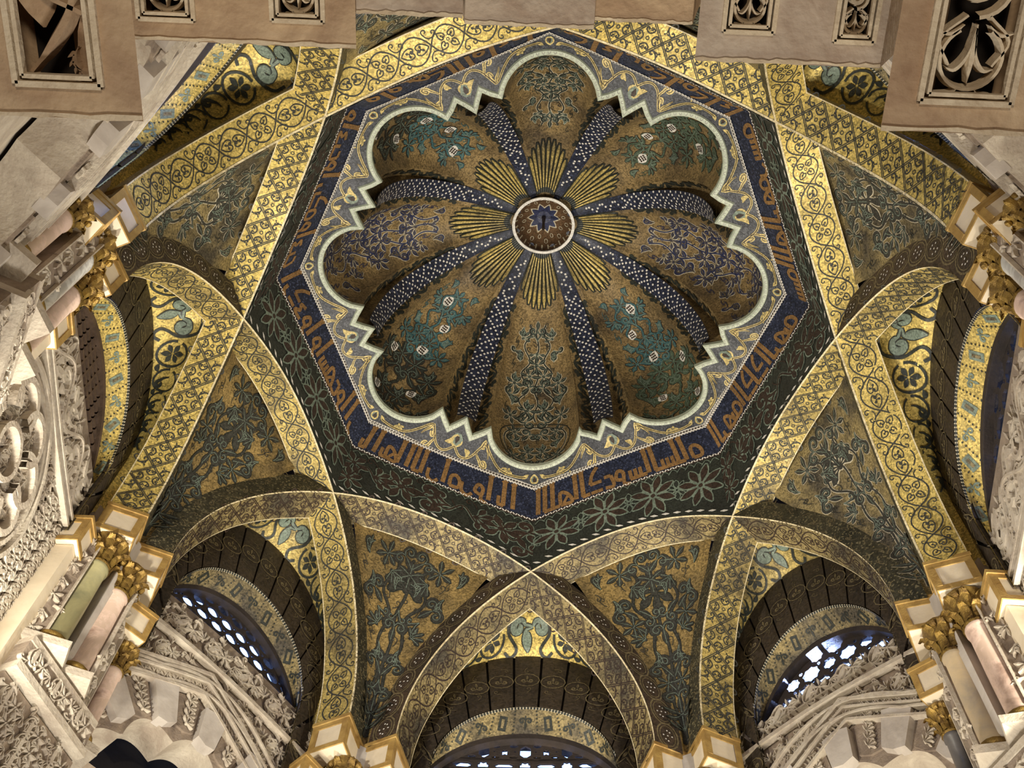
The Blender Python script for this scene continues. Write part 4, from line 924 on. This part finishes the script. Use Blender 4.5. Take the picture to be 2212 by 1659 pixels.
for j in (0, 1, 2, 5, 6, 7):
    # rib shafts: rib j+1 springs on its -s side here, rib j-1 on its +s side
    mats = {1: (PINKM, OLIVM), 6: (PINKM, YELM), 2: (PINKM, GREYM), 5: (GREYM, PINKM), 0: (PINKM, GREYM), 7: (YELM, PINKM)}[j]
    nm = {PINKM: 'pink', OLIVM: 'olive green', GREYM: 'grey', YELM: 'honey coloured', SLATM: 'dark slate'}
    for q, (kr, sg) in enumerate((((j - 1) % 8, 1), ((j + 1) % 8, -1))):
        n, t = ribframe(kr); side = 'first' if q == 0 else 'second'
        nj, tj = ribframe(j); diag_next = (j + 1) % 2 == 1; P_ = n * 1.068 + t * sg * .945; imp_ = (P_[0], P_[1])
        if (q == 1) == diag_next: P_ = P_ + tj * (-.05 if diag_next else .05)
        colonnette(kr, float(P_ @ t), float(P_ @ n), (n, t), (-.305, -.185), -.425, -.80, .041, mats[q], nm[mats[q]] + ' marble rib colonnette, ' + CORN[j] + (', left one' if (q == 0) == (j in (5, 6, 7)) else ', right one'), 'colonnettes carrying the vault ribs', .128, imp_)
    for q, (kw, sg) in enumerate(((j, 1), ((j + 1) % 8, -1))):
        n, t = wallframe(kw); m = SLATM if (j, q) in ((6, 1), (2, 0)) else GREYM if j in (0, 7) else PINKM
        if kw % 2 == 0:
            p0 = n * 1.425 + t * sg * .375; th = thing('window_pilaster', 'plain pale pilaster under a gilded impost at the ' + WN[kw] + ' window, ' + CORN[j], 'pilaster', (p0[0], p0[1], -1.1)); framed_block(th, (p0[0], p0[1]), t[:2], n[:2], .10, .10, -.46, -.35)
            b = Bag(); b.box(p0 - t * .035 - n * .04 + Z3 * -1.2, t * .07, n * .09, Z3 * .735); b.build('shaft', CREAM, th); continue
        pi_ = n * 1.40 + t * sg * .41
        colonnette(kw, sg * .372, 1.425, (n, t), (-.485, -.375), -.585, -.88, .034, m, nm[m] + ' marble low window colonnette, ' + CORN[j] + (', left one' if (q == 0) == (j in (5, 6, 7)) else ', right one'), 'colonnettes carrying the window arches', .115, (pi_[0], pi_[1]))
    # pier behind the shafts
    tr = structure('trim_%d' % (j + 1), ribpt(j, 0., 1.5)); n, t = ribframe(j)
    b = Bag()
    b.box(n * 1.47 - t * .17 + Z3 * -1.6, t * .34, n * .12, Z3 * 1.45); b.build('corner_pier', TANP, tr)
    b = Bag(); b.box(n * 1.405 - t * .022 + Z3 * -.82, t * .044, n * .08, Z3 * .64); b.build('plain_pilaster', MARB, tr)
    # carved pilasters between rib shaft and window shaft
    for sg in (1, -1):
        kw = j if sg < 0 else (j + 1) % 8; nw, tw = wallframe(kw); a0 = n * 1.425 + t * sg * .155; dirv = (tw * (-1 if sg > 0 else 1)); 
        pa = lambda r_, an: r_ * (n * math.cos(math.radians(an)) + t * sg * math.sin(math.radians(an)))
        e0, e1 = (pa(1.395, 2.9), pa(1.435, 5.6)) if kw % 2 else (pa(1.415, 5.0), pa(1.455, 7.5)); dv = e1 - e0; ln = np.linalg.norm(dv); dv /= ln; nv = np.array([dv[1], -dv[0], 0]); nv = nv if nv @ n > 0 else -nv
        b = Bag(); b.box(e0 + Z3 * -.92, dv * ln, nv * .07, Z3 * .56); p_ = b.build('carved_pilaster', STUCB, tr)
        f_ = lambda u, v, e0=e0, dv=dv: e0 + u[:, None] * dv + v[:, None] * Z3; r_ = Ink(f_, .001); zz = -.90; q_ = 0
        while zz < -.38:
            r_.put([petalcurl(), palmette(5, 60), halfpalm(), flower(6, .4)][q_ % 4], ln / 2 + (.01 if q_ % 2 else -.01), zz, min(.04, ln * .45), [0, 180, 40, 0][q_ % 4], 1 if q_ % 3 else -1, h=.009, wk=1.1); zz += .037; q_ += 1
        for x in (.004, ln - .004): r_.stroke(np.column_stack([np.full(5, x), np.linspace(-.92, -.37, 5)]), .009, .012)
        r_.build('stucco_relief', STUC, p_, kind='stuff')
        # bright plain pilaster beneath the window impost
    # ledges and carved frieze under the shafts
    for (d_, z_, h_, hw, mt, nmn) in ((1.375, -.875, .022, .175, STUC, 'ledge'), (1.38, -.96, .085, .175, STUCB, 'carved_frieze'), (1.365, -.985, .025, .18, STUC, 'ledge'), (1.40, -1.6, .61, .18, STUCB, 'carved_pedestal')):
        b = Bag(); b.box(n * d_ - t * hw + Z3 * z_, t * 2 * hw, n * .12, Z3 * h_); p_ = b.build(nmn, mt, tr)
        if mt is STUCB:
            f_ = lambda u, v, d_=d_: n * d_ + u[:, None] * t + v[:, None] * Z3; r_ = Ink(f_, .001); fill_relief(r_, lambda s, z: True, .045, .01, .018, (-hw + .02, hw - .02, z_ + .02, z_ + h_ - .01), j + 77); r_.build('stucco_relief', STUC, p_, kind='stuff')
for j in range(8):
    n, t = ribframe(j); b = Bag(); b.box(n * 1.62 - t * .26 + Z3 * -1.6, t * .52, n * .05, Z3 * 1.9); b.build('wall_corner', TANP, WALLS[j])
# ---------------------------------------------------------------- foreground: lobed arch of carved voussoirs seen from below
def ray(px):
    d = RT @ np.array([(px[0] - 1106) / FPX, -(px[1] - 829.5) / FPX, -1.]); return d
def at_z(px, z): d = ray(px); return CAM + d * (z - CAM[2]) / d[2]
arch = thing('polylobed_arch', 'tan plastered arch of stepped carved voussoirs crossing overhead along the top', 'arch', (0, -1.4, -1.4), raw=True)
YF = -1.28
# x0, x1, underside z, top z, front edge y, material, carved panels (x0, x1, y margin from the front, y depth, motif)

BL = [(-.98, -.475, -1.955, -1.2, YF, TAN, [(-.618, -.516, .036, .16, 0)]),
      (-.663, -.313, -1.43, -.8, YF, TAN, [(-.652, -.562, .030, .12, 1), (-.444, -.361, .036, .12, 2)]),
      (-.338, -.160, -1.27, -.7, YF - .03, TANP, []), (-.166, .064, -1.135, -.6, YF, TANP, []),
      (.066, .247, -1.05, -.55, YF - .003, TAN, []),
      (.216, .505, -1.40, -.8, YF, TANP, [(.253, .334, .044, .12, 3), (.425, .49, .036, .14, 1)]),
      (.400, .98, -1.83, -1.1, YF, TAN, [(.438, .552, .036, .22, 4)])]
for bi, (x0, x1, z0, z1, yf, mt, pan) in enumerate(BL):
    yb = -1.85; b = Bag(); zr = z0 + .075
    vz = []
    xs = [x0] + [x for p in pan for x in (p[0], p[1])] + [x1]
    # underside band pieces around the sunk panels
    cur = x0
    for (p0, p1, ym, yd, mo) in pan:
        b.box((cur, yb, z0), (p0 - cur, 0, 0), (0, yf - yb, 0), (0, 0, z1 - z0)); b.box((p0, yf - ym, z0), (p1 - p0, 0, 0), (0, ym, 0), (0, 0, z1 - z0)); b.box((p0, yb, z0), (p1 - p0, 0, 0), (0, yf - ym - yd - yb, 0), (0, 0, z1 - z0))
        b.box((p0, yf - ym - yd, zr), (p1 - p0, 0, 0), (0, yd, 0), (0, 0, z1 - zr)); cur = p1
    b.box((cur, yb, z0), (x1 - cur, 0, 0), (0, yf - yb, 0), (0, 0, z1 - z0))
    for V_ in b.V: V_[:, 0] += (V_[:, 2] - z0) * V_[:, 0] / (z0 + 2.6)      # joints are radial
    vb = b.build('voussoir', mt, arch, raw=True, label='tan plastered voussoir with sunk openwork panel' if pan else 'plain pale pinkish voussoir near the crown')
    # chipped pale lower edge
    rs = random.Random(bi); xx = np.linspace(x0, x1, 26); eg = Ink(lambda u, v, z0=z0: np.stack([u, v, np.full(len(u), z0 - .0008)], -1), .001, ref=(0, -1.6, -3))
    eg.stroke(np.column_stack([xx, [yf - .003 + rs.uniform(-.0015, .001) for _ in xx]]), [rs.uniform(.003, .008) for _ in xx]); eg.build('chipped_edge', RIMC, vb, raw=True)
    for (p0, p1, ym, yd, mo) in pan:
        ya, yb2 = yf - ym - yd, yf - ym; cx, cy = (p0 + p1) / 2, (ya + yb2) / 2; W_ = p1 - p0
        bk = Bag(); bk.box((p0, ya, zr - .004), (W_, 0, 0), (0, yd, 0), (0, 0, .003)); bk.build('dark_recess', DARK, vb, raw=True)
        fr = Ink(lambda u, v, z0=z0: np.stack([u, v, np.full(len(u), z0 + .004)], -1), 0, ref=(0, -1.6, -3))
        for ins, w_ in ((.002, .007), (.011, .005)):
            for A_, B_ in (((p0 + ins, yb2 - ins), (p1 - ins, yb2 - ins)), ((p0 + ins, ya), (p0 + ins, yb2 - ins)), ((p1 - ins, ya), (p1 - ins, yb2 - ins))): fr.stroke(cr([A_, B_], 4), w_)
        fr.build('panel_moulding', RIMC, vb, raw=True, box=.010)
        vn = Ink(lambda u, v, z0=z0: np.stack([u, v, np.full(len(u), z0 + .022)], -1), 0, ref=(0, -1.6, -3)); H_ = .016
        m = W_ / 2 - .014; top = yb2 - .014
        if mo == 0:
            vn.stroke(cr([(p1 - .016, ya), (p1 - .03, ya + yd * .45), (cx - .01, ya + yd * .75), (p0 + .018, top)], 6), leafw(19, .018, .6, .5), H_)
            vn.stroke(cr([(p1 - .018, ya + yd * .5), (cx - .01, ya + yd * .35), (p0 + .02, ya)], 6), leafw(13, .016, .7, .6), H_)
            for A_, w_ in (([(p0 + .022, ya), (p0 + .03, ya + yd * .4), (cx - .018, ya + yd * .62)], [.02, .045, .05, .03, .004]), ([(p1 - .02, ya + yd * .45), (p1 - .024, ya + yd * .8), (p1 - .018, yb2 - .016)], [.004, .018, .02, .026, .018]),
                           ([(cx - .02, ya + yd * .2), (cx + .015, ya + yd * .3), (p1 - .03, ya + yd * .28)], [.004, .03, .034, .02, .004]), ([(cx - .005, ya), (cx + .03, ya + yd * .08), (p1 - .02, ya + yd * .12)], [.02, .03, .03, .01])):
                vn.stroke(cr(A_, 6), w_, .005, -.004)
            for (x, y, s_, r_) in ((p1 - .03, ya + yd * .74, .026, 70), (cx + .015, yb2 - .022, .022, 0)): vn.put(halfpalm(), x, y, s_, r_, 1, h=.008, wk=1.6)
        else:
            ym_ = yb2 - .012 - m * .95                # centre of the lower loop
            vn.stroke(arc(cx, ym_, m * .86, -60, 240, 26), .0085, H_)
            bell = [(cr([(0, -1.0), (.02, -.3), (0, .75)], 5), leafw(11, .34, .3, .1, .6))]
            for q in (1, -1): bell += [(cr([(0, -.9), (.12 * q, -.1), (.42 * q, .35), (.72 * q, .3)], 5), leafw(16, .24, .4, .1, .6))]
            vn.put(bell, cx, ym_, m * .92, 0, 1, h=H_)
            for q in (1, -1):
                vn.put([(cr([(0, 0), (.3, .5), (.9, .6)], 5), leafw(11, .3))], cx + q * m * .35, ym_ - m * .9, m * .7, -20 * q, q, h=H_)
                vn.put([(cr([(0, 0), (.3, .3), (.9, .2)], 5), leafw(11, .34))], cx + q * m * .25, yb2 - .016, m * .6, 0, q, h=H_)
                vn.stroke(cr([(cx + q * m * .6, ym_ + m * .2), (cx + q * m * .95, ym_ - m * .5), (cx + q * m * .3, ym_ - m * 1.15)], 5), .006, H_)
            yc_ = ym_ - m * 2.0
            if yc_ > ya - m: vn.stroke(spiral(cx, yc_, m * .9, m * .25, 90, 90 - 470, 30), [.010, .010, .012, .016], H_)
        vn.build('openwork_vine', TAN if mo == 0 else RIMC, vb, raw=True, kind='stuff')
# ---------------------------------------------------------------- the hall below and around, out of view, so that light behaves
def quad(name, P, mat, kind='structure'):
    o = obj(name, np.array(P, float), [[0, 1, 2, 3]], mat, None, raw=True, kind=kind); return o
FZ = -4.05
quad('floor', [(-5, -5, FZ), (5, -5, FZ), (5, 5, FZ), (-5, 5, FZ)], FLOORM)
for i, (a, b) in enumerate((((-5, -5), (5, -5)), ((5, -5), (5, 5)), ((5, 5), (-5, 5)), ((-5, 5), (-5, -5)))):
    quad('wall_' + ['hall_north', 'hall_east', 'hall_south', 'hall_west'][i], [(a[0], a[1], FZ), (b[0], b[1], FZ), (b[0], b[1], -.95), (a[0], a[1], -.95)], TANP)
# flat nave ceiling with an octagonal opening
oc = [(1.66 / C8 * math.cos(PI / 2 + (q + .5) * PI / 4), 1.66 / C8 * math.sin(PI / 2 + (q + .5) * PI / 4)) for q in range(8)]
sq = [(5 * max(-1, min(1, 1.5 * math.cos(PI / 2 + (q + .5) * PI / 4))), 5 * max(-1, min(1, 1.5 * math.sin(PI / 2 + (q + .5) * PI / 4)))) for q in range(8)]
V = [(x, y, -.95) for x, y in oc] + [(x, y, -.95) for x, y in sq] + [(5, 5, -.95), (-5, 5, -.95), (-5, -5, -.95), (5, -5, -.95)]
F = [[q, (q + 1) % 8, 8 + (q + 1) % 8, 8 + q] for q in range(8)]
o = obj('trim_20', np.array(V), F, WOOD, None, raw=True, kind='structure')
# collar closing the gap between nave ceiling and bay walls
ri = [(1.56 / C8 * math.cos(PI / 2 + (q + .5) * PI / 4), 1.56 / C8 * math.sin(PI / 2 + (q + .5) * PI / 4)) for q in range(8)]
V = [(x, y, -.95) for x, y in oc] + [(x, y, -.72) for x, y in ri]; F = [[q, (q + 1) % 8, 8 + (q + 1) % 8, 8 + q] for q in range(8)]
obj('trim_21', np.array(V), F, TANP, None, raw=True, kind='structure')
# dome shell outside, keeps daylight out
sh = Bag(); sh.add(*lathe_pts([(1.66, .8), (1.35, 1.05), (1.0, 1.4), (.7, 1.75), (.3, 1.98), (.001, 2.0)], 8)); sh.build('trim_22', WOOD, None, kind='structure')
for o in list(COL.objects):
    if 'base' in o: del o['base']
